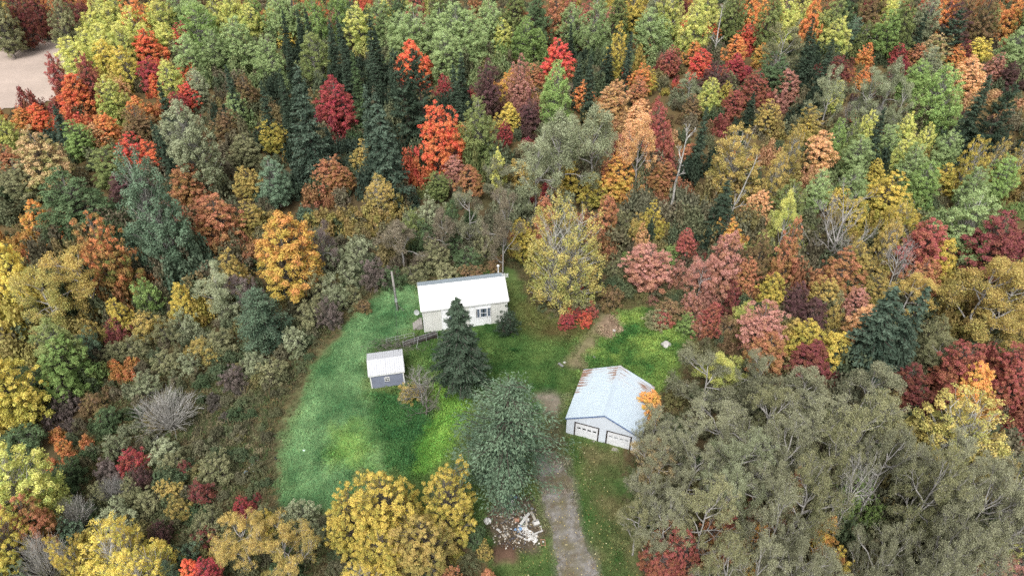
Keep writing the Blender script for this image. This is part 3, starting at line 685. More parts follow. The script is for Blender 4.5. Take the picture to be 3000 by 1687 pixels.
def clump_tree(seed, H, Rm, zb, env, ncl, csize, nleaf, leaf, flat, tilt, stems=1, droop=0.0, inner=.45, twigs=0, wood=.16, holes=.3, upw=0.0, spread=0.0, lobes=3, subs=3, subr=.62):
    """broadleaf: limbs from the stem(s) to leaf clumps inside an uneven envelope; each clump a spray of leaves"""
    rng = np.random.default_rng(seed); ph = rng.uniform(0, 6.28, 6)
    def rad(t, a):
        lob = 1 + holes * .5 * (np.sin(lobes * a + ph[0] + 3 * t) * .55 + np.sin(2 * a + ph[1] - 5 * t) * .4 + np.sin(5 * a + ph[2] + 9 * t) * .3)
        return Rm * np.array([env(q_) for q_ in t]) * lob
    tt = []
    while len(tt) < ncl:
        t = rng.uniform(0.0, 1.0)
        if rng.uniform() < env(t) ** 1.2 + .12: tt.append(t)
    tt = np.array(tt); an = np.arange(ncl) * 2.399963 + rng.normal(size=ncl) * .5
    q = np.sqrt(rng.uniform(inner ** 2, 1, ncl)); rr = rad(tt, an) * q * .88
    # the crown is several leaders of unequal height grown into one another
    so = [(0., 0., 1., 1.)]
    for k_ in range(subs):
        a_ = ph[4] + k_ * 6.283 / max(subs, 1) + rng.normal() * .4; d_ = Rm * (1 - subr) * rng.uniform(.75, 1.2)
        so.append((math.cos(a_) * d_, math.sin(a_) * d_, subr * rng.uniform(.8, 1.15), rng.uniform(.66, .98)))
    so[0] = (rng.normal() * .1 * Rm, rng.normal() * .1 * Rm, .5 + .5 * subr if subs else 1., 1.)
    wt = np.array([o_[2] ** 2 * o_[3] for o_ in so]); si = rng.choice(len(so), ncl, p=wt / wt.sum()); so = np.array(so)[si]
    rr = rr * so[:, 2]
    C = np.stack([so[:, 0] + np.cos(an) * rr, so[:, 1] + np.sin(an) * rr, zb + tt * (H - zb) * .95 * so[:, 3] + rng.normal(size=ncl) * .25 - droop * q], 1)
    cs = csize * rng.uniform(.65, 1.35, ncl) * (1.12 - .35 * tt)
    # stems
    segs = []; tops = []
    for s in range(stems):
        a = ph[3] + s * 6.28 / max(stems, 1); off = spread * Rm * (stems > 1)
        b = np.array([math.cos(a), math.sin(a), 0]) * (.14 * (stems > 1)); tp = np.array([math.cos(a) * off, math.sin(a) * off, H * (.93 if stems == 1 else rng.uniform(.75, .92))])
        pts = path(b - UP * .3, tp, rng, 7, .08 * (1 + Rm * .25)); w_ = wood / math.sqrt(stems)
        segs += segs_of(pts, w_, w_ * .15); tops.append(pts)
    br = []
    for i in range(ncl):
        pts = tops[i % stems]; zt = max(zb * .6, C[i, 2] - (.35 + .5 * q[i]) * Rm * .9 - rng.uniform(0, .6)); zs = [p[2] for p in pts]
        zt = min(max(zt, zb * .7), zs[-1]); k = 0
        while k < len(pts) - 2 and zs[k + 1] < zt: k += 1
        f = (zt - zs[k]) / (zs[k + 1] - zs[k] + 1e-6); st = pts[k] + (pts[k + 1] - pts[k]) * np.clip(f, 0, 1)
        br += segs_of(path(st, C[i], rng, 3, .12), wood * .30 * (1 - .5 * tt[i]), wood * .06)
        for _ in range(twigs):
            d = nrmz(spherical(rng, 1)[0] + UP * .4); br += [(C[i], C[i] + d * cs[i] * rng.uniform(.6, 1.15), wood * .07, wood * .03)]
    # leaves
    n = np.maximum(12, (nleaf * (cs / csize) ** 2 * rng.uniform(.7, 1.25, ncl)).astype(int)); ci = np.repeat(np.arange(ncl), n); m = len(ci)
    D = spherical(rng, m); D[:, 2] = np.where(rng.uniform(size=m) < .35, np.abs(D[:, 2]), D[:, 2])
    out_dir = nrmz(C * np.array([1, 1, 0]) + 1e-6)[ci]
    rad_ = rng.uniform(0.15, 1, m) ** .45
    off = D * rad_[:, None] * cs[ci][:, None] * np.array([1, 1, flat])
    off += (out_dir * .35 + UP * (upw - .15 * (rad_[:, None]))) * (cs[ci] * rad_ * rng.uniform(0, 1, m))[:, None]
    P = C[ci] + off
    P[:, 2] = np.maximum(P[:, 2], .15)
    Nn = nrmz(D * .55 + UP * tilt + out_dir * .25 + rng.normal(size=(m, 3)) * .45)
    lr = rng.uniform(0, 1, m); sz = leaf * rng.uniform(.65, 1.3, m)
    V, F = leaves(P, Nn, sz, sz * .62, rng)
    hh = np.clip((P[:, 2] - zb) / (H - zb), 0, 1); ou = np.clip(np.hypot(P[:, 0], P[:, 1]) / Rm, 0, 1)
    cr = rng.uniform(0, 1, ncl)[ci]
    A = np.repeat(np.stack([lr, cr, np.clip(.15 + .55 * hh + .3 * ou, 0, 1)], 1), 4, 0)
    return (V, F, A), tubes(segs, 6), tubes(br, 3)

def conifer(seed, H, Rm, zb, nw, nb, prof, dr, needle, dens, curve=.0, wisp=0.0, gap=.0, sub=2, start=.12, vary=.0):
    """whorls of branches down a straight stem; sprays of needles along each branch and its side shoots"""
    rng = np.random.default_rng(seed)
    segs = segs_of(path(np.array([0, 0, -.3]), np.array([0, 0, H]), rng, 6, .03 + wisp * .15), .11 + .012 * H, .015); br = []; P = []; Ax = []; cr = []; rel = []
    for i in range(nw):
        t = (i + rng.uniform(-.3, .3)) / nw; t = min(max(t, 0), .995); z = zb + (H - zb) * t; Lw = Rm * prof(t)
        for j in range(max(3, int(nb * (1 - .35 * t)))):
            if rng.uniform() < gap: continue
            a = j * 6.283 / nb * 1.0 + i * 1.9 + rng.normal() * .3; Lb = Lw * rng.uniform(.68 - vary * .6, 1.15 + vary * .15) + .12
            h = np.array([math.cos(a), math.sin(a), 0.]); z0 = np.array([0, 0, z + rng.normal() * .08])
            e = z0 + h * Lb + UP * (-dr * Lb + curve * Lb * .5 * t); mid = z0 + h * Lb * .5 + UP * (-dr * Lb * .35 - curve * Lb * .06)
            c = rng.uniform()
            br.append((z0, mid, .03 + .008 * Lb, .02 + .004 * Lb)); br.append((mid, e, .02 + .004 * Lb, .008))
            k = int(dens * (Lb + .25)); s = rng.uniform(start, 1.03, k)
            base = np.where(s[:, None] < .5, z0 + (mid - z0) * (s[:, None] / .5), mid + (e - mid) * ((s[:, None] - .5) / .5))
            side = np.cross(UP, h); wdt = (.34 * Lb + .12) * np.sqrt(np.clip(1.08 - s, 0, 1)) * .8
            u = rng.uniform(-1, 1, k); hang = np.abs(rng.normal(size=k)) * (.10 + wisp * .25) * (.4 + Lb * .3)
            p = base + side * (u * wdt)[:, None] - UP * (hang * (.3 + np.abs(u)))[:, None] + rng.normal(size=(k, 3)) * (.05 + wisp * .10)
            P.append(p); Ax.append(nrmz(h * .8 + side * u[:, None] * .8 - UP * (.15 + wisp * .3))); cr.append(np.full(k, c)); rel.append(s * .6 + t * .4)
            if wisp:
                for _ in range(2):
                    s_ = rng.uniform(.4, .95); b0 = z0 + (e - z0) * s_; br.append((b0, b0 + side * rng.uniform(-.8, .8) * .4 * Lb * (1 - s_ * .6) + h * .3 - UP * .12, .014, .006))
    k = 26; P.append(np.stack([rng.normal(size=k) * .07, rng.normal(size=k) * .07, H - rng.uniform(-.05, 1, k) ** 2 * .8], 1)); Ax.append(nrmz(rng.normal(size=(k, 3)) * .5 + UP)); cr.append(np.full(k, .7)); rel.append(np.ones(k))
    P = np.concatenate(P); Ax = np.concatenate(Ax); cr = np.concatenate(cr); rel = np.concatenate(rel); m = len(P)
    Nn = nrmz(UP * .9 + rng.normal(size=(m, 3)) * .5 + Ax * .15)
    sz = needle * rng.uniform(.7, 1.3, m)
    V, F = leaves(P, Nn, sz, sz * .36, rng, Ax)
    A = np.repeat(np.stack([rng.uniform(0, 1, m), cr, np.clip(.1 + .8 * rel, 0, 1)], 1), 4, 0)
    return (V, F, A), tubes(segs, 7), tubes(br, 3)

def branch_net(seed, H, Rm, zb, levels, wood, up=.55, nprim=9, leafn=0, leaf=.15, csize=.5, stems=1, pale=1.0, shrink=.66):
    """tree whose limbs and twigs show: repeated forking; optional thin leaf tufts at the twig ends"""
    rng = np.random.default_rng(seed); segs = []; tw = []; ends = []
    def grow(p, d, Ln, r, lev):
        nseg = 2; q = p
        for i in range(nseg):
            d = nrmz(d + rng.normal(size=3) * .16 + UP * .05); q2 = q + d * Ln / nseg
            ra = r * (1 - .35 * i / nseg); rb = r * (1 - .35 * (i + 1) / nseg)
            (segs if lev <= 1 else tw).append((q, q2, ra, rb)); q = q2
        if lev == levels:
            ends.append((q, d)); return
        for c in range(3 if rng.uniform() < .55 else 2):
            nd = nrmz(d + spherical(rng, 1)[0] * .62 + UP * .06); grow(q, nd, Ln * rng.uniform(shrink - .14, shrink + .12), r * .58, lev + 1)
        if lev >= 1 and rng.uniform() < .6:
            grow(p + (q - p) * .5, nrmz(d + spherical(rng, 1)[0] * .8), Ln * .5, r * .45, min(lev + 1, levels))
    for s in range(stems):
        a = s * 6.283 / stems + rng.uniform(0, 1); lean = .0 if stems == 1 else rng.uniform(.2, .45)
        tp = np.array([math.cos(a) * lean * Rm, math.sin(a) * lean * Rm, H * rng.uniform(.62, .8)])
        pts = path(np.array([math.cos(a) * .1, math.sin(a) * .1, -.25]) * (stems > 1) - UP * .2 * (stems == 1), tp, rng, 6, .1); w_ = wood / math.sqrt(stems); segs += segs_of(pts, w_, w_ * .35)
        npr = max(3, nprim // stems)
        for i in range(npr):
            f = rng.uniform(zb / H, 1) if i < npr - 2 else 1.0; k = min(int(f * 6), 5); st = pts[k] + (pts[k + 1] - pts[k]) * (f * 6 - k if f < 1 else 1)
            aa = i * 2.4 + rng.uniform(0, .7); d = nrmz(np.array([math.cos(aa), math.sin(aa), up + (.9 if f == 1 else 0) + rng.uniform(-.2, .3)]))
            grow(st, d, (Rm * .58 + .1) * (1.1 - .45 * (f - zb / H)) * rng.uniform(.8, 1.15), w_ * .42, 1 if levels > 2 else 1)
    lv = None
    if leafn:
        E_ = np.array([e[0] for e in ends]); ne = len(E_); ci = np.repeat(np.arange(ne), rng.integers(max(2, leafn // 3), leafn * 2, ne)); m = len(ci)
        D = spherical(rng, m); P = E_[ci] + D * (rng.uniform(.1, 1, m) ** .6)[:, None] * csize * np.array([1, 1, .7]); P[:, 2] = np.maximum(P[:, 2], .12)
        Nn = nrmz(D * .4 + UP * .7 + rng.normal(size=(m, 3)) * .5); sz = leaf * rng.uniform(.6, 1.3, m); V, F = leaves(P, Nn, sz, sz * .6, rng)
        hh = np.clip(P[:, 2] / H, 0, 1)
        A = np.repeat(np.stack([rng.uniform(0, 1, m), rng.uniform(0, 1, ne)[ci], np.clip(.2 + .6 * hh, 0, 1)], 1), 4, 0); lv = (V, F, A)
    return lv, tubes(segs, 5), tubes(tw, 3)

sn = lambda t, p=.7, a=.86, b=.10: max(0., math.sin(math.pi * min(1, t * a + b))) ** p
KIND = {}   # letter -> nominal (H, R, crown base share), default height / width, clamp, name, words, category, bark, variants
def reg(k, H, R, zb, asp, lo, hi, name, words, bark, gens, cone=False):
    vs = []
    for g in gens:
        lv, tr, br = g
        c = np_mesh('crown_' + name, lv[0], lv[1], LEAF['grey'], lv[2]) if lv is not None else None
        if cone or k == 'K': tr = bundle([tr, br]); br = None      # limbs grow straight out of the one stem
        vs.append((c, np_mesh('trunk_' + name, tr[0], tr[1], BARK[bark], smooth=True), np_mesh('branches_' + name, br[0], br[1], BARK[bark]) if br is not None else None))
    KIND[k] = dict(H=H, R=R, zb=zb, asp=asp, lo=lo, hi=hi, name=name, words=words, bark=bark, vs=vs, cone=cone)
egg = lambda a, p: (lambda t: max(0., math.sin(math.pi * min(1, (t * .9 + .07) ** a))) ** p)
MV = [(.78, .8, 3.7, 3), (.7, .72, 3.9, 3), (.9, .62, 3.6, 4), (.62, .95, 3.8, 3), (.8, .85, 3.4, 5), (.72, .7, 3.8, 2), (.95, .75, 3.6, 4)]
reg('M', 11, 3.3, .13, 1.36, 5.5, 15, 'broadleaf_tree', 'broadleaf tree', 'g', [clump_tree(10 + i, 11, r, 1.3, egg(a, p), 430, .37, 74, .086, .8, .6, holes=.35 + .09 * h_, inner=.3, lobes=h_, subs=(3, 2, 4, 1, 3, 2, 5)[i], subr=(.72, .76, .66, .7, .74, .72, .64)[i]) for i, (a, p, r, h_) in enumerate(MV)])
reg('A', 11.5, 2.75, .14, 1.55, 8, 17, 'aspen_tree', 'upright broadleaf tree', 'w', [clump_tree(30 + i, 11.5, 3.2, 1.5, egg(.88 - .04 * i, .66), 430, .33, 70, .08, 1.1, .4, holes=.42, upw=.6, wood=.14, inner=.3, lobes=3 + i % 3, subs=(2, 1, 3, 2, 4)[i], subr=(.72, .7, .7, .76, .66)[i]) for i in range(5)])
reg('B', 10, 3.2, .12, 1.3, 6, 14, 'birch_tree', 'fine-leaved birch', 'w', [clump_tree(50 + i, 10, 3.4, 1.2, egg(.78, .72), 330, .34, 66, .074, 1.0, .4, stems=3, spread=.35, holes=.6, droop=.3, upw=.1, wood=.17, inner=.3, lobes=4) for i in range(3)])
reg('E', 13, 4.2, .1, 1.3, 6, 16, 'birch_tree', 'fine-leaved birch', 'w', [clump_tree(60, 13, 4.3, .8, egg(.95, .55), 470, .4, 60, .08, 1.35, .35, stems=6, spread=.42, holes=.7, droop=.3, upw=.35, wood=.24, inner=.25, lobes=5, subs=7, subr=.36)])
reg('O', 11, 3.9, .2, 1.35, 6, 15, 'thin_leaved_tree', 'thin-leaved tree', 's', [branch_net(70 + i, 11, 3.4, 3.2, 4, .2, leafn=34, leaf=.085, csize=.62, nprim=13, shrink=.62) for i in range(5)])
reg('S', 14, 2.3, .06, 2.5, 4, 20, 'spruce_tree', 'spruce', 'd', [conifer(90 + i, 14, 2.7, .8, 34, 8, lambda t: (1 - t) ** .82 * min(1, .75 + t * 2), .28, .17, 34, curve=.3) for i in range(4)], True)
reg('F', 14, 1.4, .06, 4.9, 5, 20, 'fir_tree', 'slender pointed fir', 'd', [conifer(110 + i, 14, 1.75, .7, 40, 7, lambda t: (1 - t) ** .75 * min(1, .7 + t * 2), .22, .15, 34, curve=.5) for i in range(3)], True)
reg('P', 15, 2.9, .2, 2.0, 8, 20, 'pine_tree', 'broad dark pine', 'd', [conifer(130 + i, 15, 3.4, 2.5, 19, 7, lambda t: (1 - t) ** .6 * min(1, .55 + t * 1.6), .05, .2, 46, curve=.9, gap=.12, start=.35) for i in range(2)], True)
reg('L', 12, 3.2, .1, 1.5, 5, 15, 'larch_tree', 'feathery larch', 'd', [conifer(140 + i, 12, 3.6, 1.0, 30, 8, lambda t: (1 - t) ** .62 * min(1, .6 + t * 1.4), .06, .13, 42, curve=.5, wisp=.9, gap=.18) for i in range(2)], True)
reg('D', 7, 3.0, .1, 1.2, 2.5, 16, 'bare_tree', 'bare grey tree', 's', [branch_net(150 + i, 7, 2.9, 1.2, 5, .16, nprim=12, up=.7, stems=(1 if i < 2 else 4), shrink=.68) for i in range(4)])
reg('H', 3.2, 2.0, .05, .85, 1.2, 6, 'shrub', 'shrub', 'g', [clump_tree(170 + i, 3.2, 2.0, .35, lambda t: sn(t, .5, .72, .28), 150, .26, 52, .062, .85, .55, stems=4, spread=.5, holes=.6, wood=.07, twigs=1) for i in range(5)])

reg('T', 12, 2.55, .24, 2.4, 5, 16, 'spruce_tree', 'spruce', 'g', [conifer(220, 12, 2.75, 2.9, 32, 9, lambda t: (1 - t) ** .8 * min(1, .72 + t * 2.2), .34, .135, 62, curve=.35, gap=.06)], True)
reg('G', 12, 3.1, .1, 1.5, 5, 16, 'larch_tree', 'feathery larch', 'd', [conifer(230, 12, 3.5, 2.4, 34, 9, lambda t: (1 - t) ** .55 * min(1, .42 + t * 2.2), .05, .085, 82, curve=.6, wisp=1.4, gap=.45, vary=.8)], True)
reg('K', 16, 1.6, .4, 4, 8, 20, 'bare_tree', 'bare grey tree', 'w', [branch_net(250 + i, 16, 1.7, 6.0, 3, .2, nprim=6, up=1.0, shrink=.6) for i in range(2)])
# finer-leaved meshes of the same kinds for the trees nearest the camera
reg('N', 11, 3.55, .13, 1.62, 5.5, 16, 'broadleaf_tree', 'broadleaf tree', 'g', [clump_tree(210 + i, 11, 3.8, 1.3, egg(.85 - .08 * i, .75), 620, .30, 92, .06, .85, .5, holes=.5, inner=.25, lobes=4 + i, twigs=1, subs=6, subr=.42, upw=.3) for i in range(2)])
reg('R', 10, 3.2, .12, 1.3, 6, 14, 'birch_tree', 'fine-leaved birch', 'w', [clump_tree(240, 10, 3.4, 1.2, egg(.82, .7), 470, .29, 84, .055, .9, .4, stems=3, spread=.35, holes=.55, droop=.2, upw=.3, wood=.17, inner=.3, lobes=5, subs=5, subr=.45)])
reg('Q', 11, 3.9, .2, 1.35, 6, 15, 'thin_leaved_tree', 'thin-leaved tree', 's', [branch_net(70 + i, 11, 3.5, 3.2, 5, .2, leafn=21, leaf=.056, csize=.36, nprim=12, shrink=.66) for i in (1, 3, 4)])
def twig_fan(seed, H, Rm, n):
    """many thin stems fanning from one root, forked twice"""
    rng = np.random.default_rng(seed); st = []; tw = []
    for i in range(n):
        a = i * 2.399963; k = math.sqrt((i + .5) / n); d = nrmz(np.array([math.cos(a) * k * Rm, math.sin(a) * k * Rm, H * (1.05 - .55 * k * k)])); L_ = math.hypot(k * Rm, H * (1 - .45 * k * k)) * rng.uniform(.7, 1.0)
        p = np.array([math.cos(a), math.sin(a), 0]) * .12 * k; m1 = p + nrmz(d + UP * .25) * L_ * .5; st.append((p - UP * .1, m1, .03, .018))
        for _ in range(3):
            d1 = nrmz(d + spherical(rng, 1)[0] * .38 + UP * .1); m2 = m1 + d1 * L_ * .32 * rng.uniform(.7, 1.2); tw.append((m1, m2, .015, .009))
            for _ in range(3): tw.append((m2, m2 + nrmz(d1 + spherical(rng, 1)[0] * .5) * L_ * .24 * rng.uniform(.6, 1.2), .009, .005))
    return None, tubes(st, 4), tubes(tw, 3)
reg('V', 4, 2.6, .05, .9, 2, 7, 'bare_shrub', 'bare twiggy shrub', 's', [twig_fan(260 + i, 4, 2.6, 90) for i in range(2)])
CROWNS = []   # x, y, height, radius of every tree, for the brush between them
NTREE = {}
def ordinal(n): return ['first', 'second', 'third', 'fourth', 'fifth', 'sixth', 'seventh', 'eighth', 'ninth', 'tenth', 'eleventh', 'twelfth', 'thirteenth', 'fourteenth', 'fifteenth', 'sixteenth'][n]
def zone(px, py):
    if px < 300 and py < 115: return 'beyond the pale field'
    if px < 500 and py < 420: return 'beside the pale field'
    if py < 130: return 'along the top edge, ' + ('left half' if px < 1500 else 'right half')
    if py < 320: return 'in the back woods, ' + ('left third' if px < 1000 else 'middle third' if px < 2000 else 'right third')
    if py < 620 and px < 2000: return 'in the woods ' + ('at the left' if px < 640 else 'left behind the house' if px < 1120 else 'behind the house')
    if py < 620: return 'in the right-hand woods, ' + ('upper part' if py < 460 else 'lower part')
    if px < 1000: return 'in the left-hand brush, ' + ('upper part' if py < 900 else 'middle part' if py < 1250 else 'bottom part')
    if px < 1560 and py < 960: return 'around the house'
    if px < 1500: return 'at the bottom centre'
    if px < 2080 and py < 1000: return 'right of the lawn'
    if py < 1090: return 'at the right, ' + ('upper slope' if py < 830 else 'lower slope')
    return 'in the bottom right grove, ' + ('upper part' if py < 1260 else 'middle part' if py < 1460 else 'bottom part')
PLACED = []
def put(k, pal, px, py, wpx, h=None, label=None, base=None, bark=None, var=None, tilt=2.0, wscale=1.0):
    """a tree whose crown top shows at pixel px, py and whose crown spans wpx pixels of the photograph"""
    t0 = unproj(px, py, 9)[1]
    if t0 < 62 and (k == 'O' or (k == 'M' and wpx > 100) or k == 'B'): k = dict(O='Q', M='N', B='R')[k]
    K = KIND[k]; rng = random.Random(int(px * 13 + py * 7))
    hh = h or 10.0
    for _ in range(12):
        if base is not None: P, t = unproj(*base); Wm = wpx / FPX * t; hh = h or height_at(P, py); break
        if K['cone']:
            P, t = unproj(px, py, hh)
        else:
            a = wpx / 2; t0 = unproj(px, py, hh)[1]
            dep = PITCH + math.atan((py - 843.5) / FPX)
            c = (hh * (1 - K['zb'])) / 2 * FPX / t0
            half = math.hypot(c * math.cos(dep), a * math.sin(dep))
            P, t = unproj(px, py + half, hh * (1 + K['zb']) / 2)
        Wm = wpx / FPX * t
        if h is None: hh = .5 * hh + .5 * min(max(K['asp'] * Wm, K['lo']), K['hi'])
    PLACED.append(dict(k=k, pal=pal, px=px, py=py, P=P, W=Wm * wscale, h=hh, label=label, bark=bark, var=var if var is not None else rng.randrange(len(K['vs'])), rz=rng.uniform(0, 6.283), tx=R_(rng.gauss(0, tilt)), ty=R_(rng.gauss(0, tilt)), w=wpx))
    return PLACED[-1]
def build_trees():
    seen = {}
    for d in PLACED: d['zone'] = zone(d['px'], d['py']); seen.setdefault((dict(E='B', T='S', G='L', N='M', R='B', Q='O').get(d['k'], d['k']), d['pal'], d['zone']), []).append(d)
    for key, ds in seen.items():
        ds.sort(key=lambda d: d['px'])
        K = KIND[key[0]]; colour = PAL[key[1]][2]
        if key[0] in 'DKV': colour = 'leafless'; K = dict(K, words='grey tree')
        for i, d in enumerate(ds):
            if d['label']: continue
            if len(ds) == 1: d['label'] = '%s %s %s' % (colour, K['words'], d['zone'])
            elif i == 0: d['label'] = 'leftmost %s %s %s' % (colour, K['words'], d['zone'])
            elif i == len(ds) - 1: d['label'] = 'rightmost %s %s %s' % (colour, K['words'], d['zone'])
            else: d['label'] = '%s %s %s, %s from left' % (colour, K['words'], d['zone'], ordinal(i))
    for d in PLACED:
        K = KIND[d['k']]; P = d['P']; crown, trunk, brs = K['vs'][d['var'] % len(K['vs'])]
        z = gz1(P[0], P[1]) if (abs(P[0]) < 60 and P[1] < 100) else -.05
        cat = 'shrub' if d['k'] in 'HV' else 'tree'
        root = thing(K['name'], d['label'], cat, (P[0], P[1], z), 0, 'shrubs in the brush' if d['k'] == 'H' else 'autumn trees of the woods')
        sx = d['W'] / (2 * K['R']); sz = d['h'] / K['H']
        q_ = .9 + .2 * ((d['px'] * 7.31) % 1); root.scale = (sx * q_, sx / q_, sz); root.rotation_euler = (d['tx'], d['ty'], d['rz'])
        for nm, me in (('trunk', trunk), ('branches', brs), ('crown', crown)):
            if me is None: continue
            o = link(nm, me, root)
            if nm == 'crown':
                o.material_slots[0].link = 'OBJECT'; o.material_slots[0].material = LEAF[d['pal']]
            elif d['bark']:
                o.material_slots[0].link = 'OBJECT'; o.material_slots[0].material = BARK[d['bark']]
        CROWNS.append((P[0], P[1], d['h'], d['W'] / 2))
def table(col, row, txt):
    ox, oy = col * 1000, (0, 562, 1124)[row]
    for ln in txt.strip().splitlines():
        for e in ln.split(';'):
            f = e.split()
            if not f: continue
            put(f[0], f[1], ox + float(f[2]) / 2.576, oy + float(f[3]) / 2.576, float(f[4]) / 2.576, float(f[5]) if len(f) > 5 and f[5] != '-' else None, bark=f[6] if len(f) > 6 else None)

# crown tops and widths, read off nine tiles of the photograph (kind, pigment, x, y, width, height in metres if known)
table(0, 0, '''
A gold 60 20 140; M maroon 200 60 140; M olgreen 310 30 130; M orange 390 5 100; M dkgreen 480 30 150; H sage 340 170 130 4; H sage 480 120 160 4.5; M olive 150 180 150; M maroon 620 0 150; M brown 760 -10 150; F needle 420 60 80; M olive 570 50 130
A lime 700 80 220; A lime 560 260 230; A lime 870 15 260; A lime 1010 40 270; A yellow 1180 0 240; A green 1480 10 330; A lime 1300 20 210; A lime 770 160 250; A lime 910 170 260; A lime 650 200 210; A lime 1100 180 220
M redor 1120 195 270; M orange 1280 95 150; M crim 1410 130 230; M crim 1530 165 200; M redor 1380 200 180
A yellow 790 290 200; A yellow 940 340 230; A lime 1240 160 200; A aspen 1430 250 270; A aspen 1640 200 260; A aspen 1790 110 300; A lime 1910 20 240; A lime 1780 20 220; A aspen 2030 250 270; A lime 2090 10 200; M orange 2230 20 120; M redor 2390 -10 160; M pink 2540 60 160
F needle 2105 80 90; F needle 2255 65 80; F needle 2310 60 95; F needle 2470 140 120; F needle 2560 130 90; M gold 2160 180 160; F needle 2150 290 95; F needle 2250 190 75; A olgreen 2370 240 290
M dusty 440 360 200 13; M dusty 660 370 230 13; M redor 580 520 320; M redor 700 560 160; A lime 830 560 240; M crim 1150 410 220; M redor 1420 440 180; A lime 1260 450 220; M redor 1160 540 100; M salmon 900 560 160
F needle 1190 610 120; M red 1410 590 190; M crim 1340 660 180; F needle 1690 480 110; M brown 1840 550 230; F needle 1945 620 120; A aspen 1790 660 180; A sage 1505 510 180; A sage 1470 700 390 17; A sage 1270 880 230
F needle 2085 510 105; F needle 2135 590 120; S blue 2220 505 330 19; M crim 2540 560 330; M orange 150 780 170; M redor 290 755 180; S blue 390 790 160; A lime 20 820 200; M orange 1030 700 190; M brown 1030 760 260; M orange 790 820 230; M salmon 700 900 200
M olpink 320 930 440; M green 590 885 250; F needle 1125 920 95; F needle 1180 950 110; M red 980 990 260; M redor 1140 1040 220; M olgreen 810 1070 280; M dkgreen 560 1240 500; M plum 920 1270 240; A teal 1150 1065 480 19; M rust 1410 1170 330
M brown 1700 800 220; M olive 1870 970 250; M gold 2040 870 230; A teal 2070 1170 280; S blue 2460 950 150; M rust 2480 1140 260; M ochre 1870 1240 220; M rust 40 1070 190; M olive 130 1160 300
''')
table(1, 0, '''
A lime 110 10 260; A lime 330 -10 140; M orange 300 95 120; F needle 175 125 130 16; F needle 280 210 115; F needle 20 185 125; F needle 250 355 120; F needley 105 390 140; F needle 360 440 115; F needle 5 365 105
A aspen 560 15 340; A aspen 450 70 260; A aspen 870 -10 360; A aspen 970 60 320; A aspen 740 10 260; A aspen 790 205 290; M redor 520 275 290; P needle 490 330 250 19; P needle 610 330 300 19; F needle 965 160 75; F needle 890 390 110; F needle 855 490 140; M crim 790 550 130
S blue 175 605 220 17; S blue 300 690 330 18; M redor 750 745 340 13; A olgreen 1050 690 310 13; M plum 1100 420 240 12; A lime 1210 125 180; A green 1400 125 250; A green 1485 200 140; M rust 1330 -10 230; M rust 1480 20 270; M olgreen 1345 60 160; M olive 1060 60 130; A sage 1170 80 150
M dusty 1890 -10 190; M pink 2030 45 180; A aspen 1740 15 260; M red 1645 275 280; F needle 1745 170 65; A green 1640 440 270 14; M pink 1330 390 200 12; M oranyel 1270 500 200; M rust 1440 470 170; M plum 1410 730 200; M gold 1250 755 190; M crim 1240 890 130; M orange 1840 595 190
M salmon 1860 230 130; M plum 1960 190 140; M gold 2090 160 170 13; F needle 1810 400 95; F needle 1900 410 120; S needle 2010 330 150; F blue 2180 240 95; M salmon 2060 590 270; M redor 2160 480 105; M orange 2260 470 190; M gold 2330 510 140; M rust 2240 570 180; M rust 2290 220 170
A aspen 2330 55 260; A aspen 2430 115 190; F needle 2220 5 65; F needle 2180 60 60; M brown 2370 -10 170; M maroon 2480 50 110; M gold 2060 -10 120; M orange 2170 15 120; M dusty 2430 730 230 13; M dusty 2490 330 190
O sage 1640 840 470 15; O sage 1900 770 420 15; O sage 1470 985 350 14; O sage 1750 900 300; O salmon 2260 800 300 14; M salmon 2250 740 220; M ochre 900 900 210; A lime 1190 1095 140 9; O grey 1180 1200 250; M pink 850 1150 180; M rust 960 1220 230; M olgreen 730 1260 210
M ochre 180 1040 230; B ochre 280 1285 290 8; M gold 1740 1180 240; M oranyel 2090 1150 270; M rust 2030 1160 220; M gold 1900 1300 220; M crim 1590 1320 180; M rust 2420 1170 230; M ochre 1330 1180 220; M rust 20 1220 190; M ochre 1640 1330 180
''')
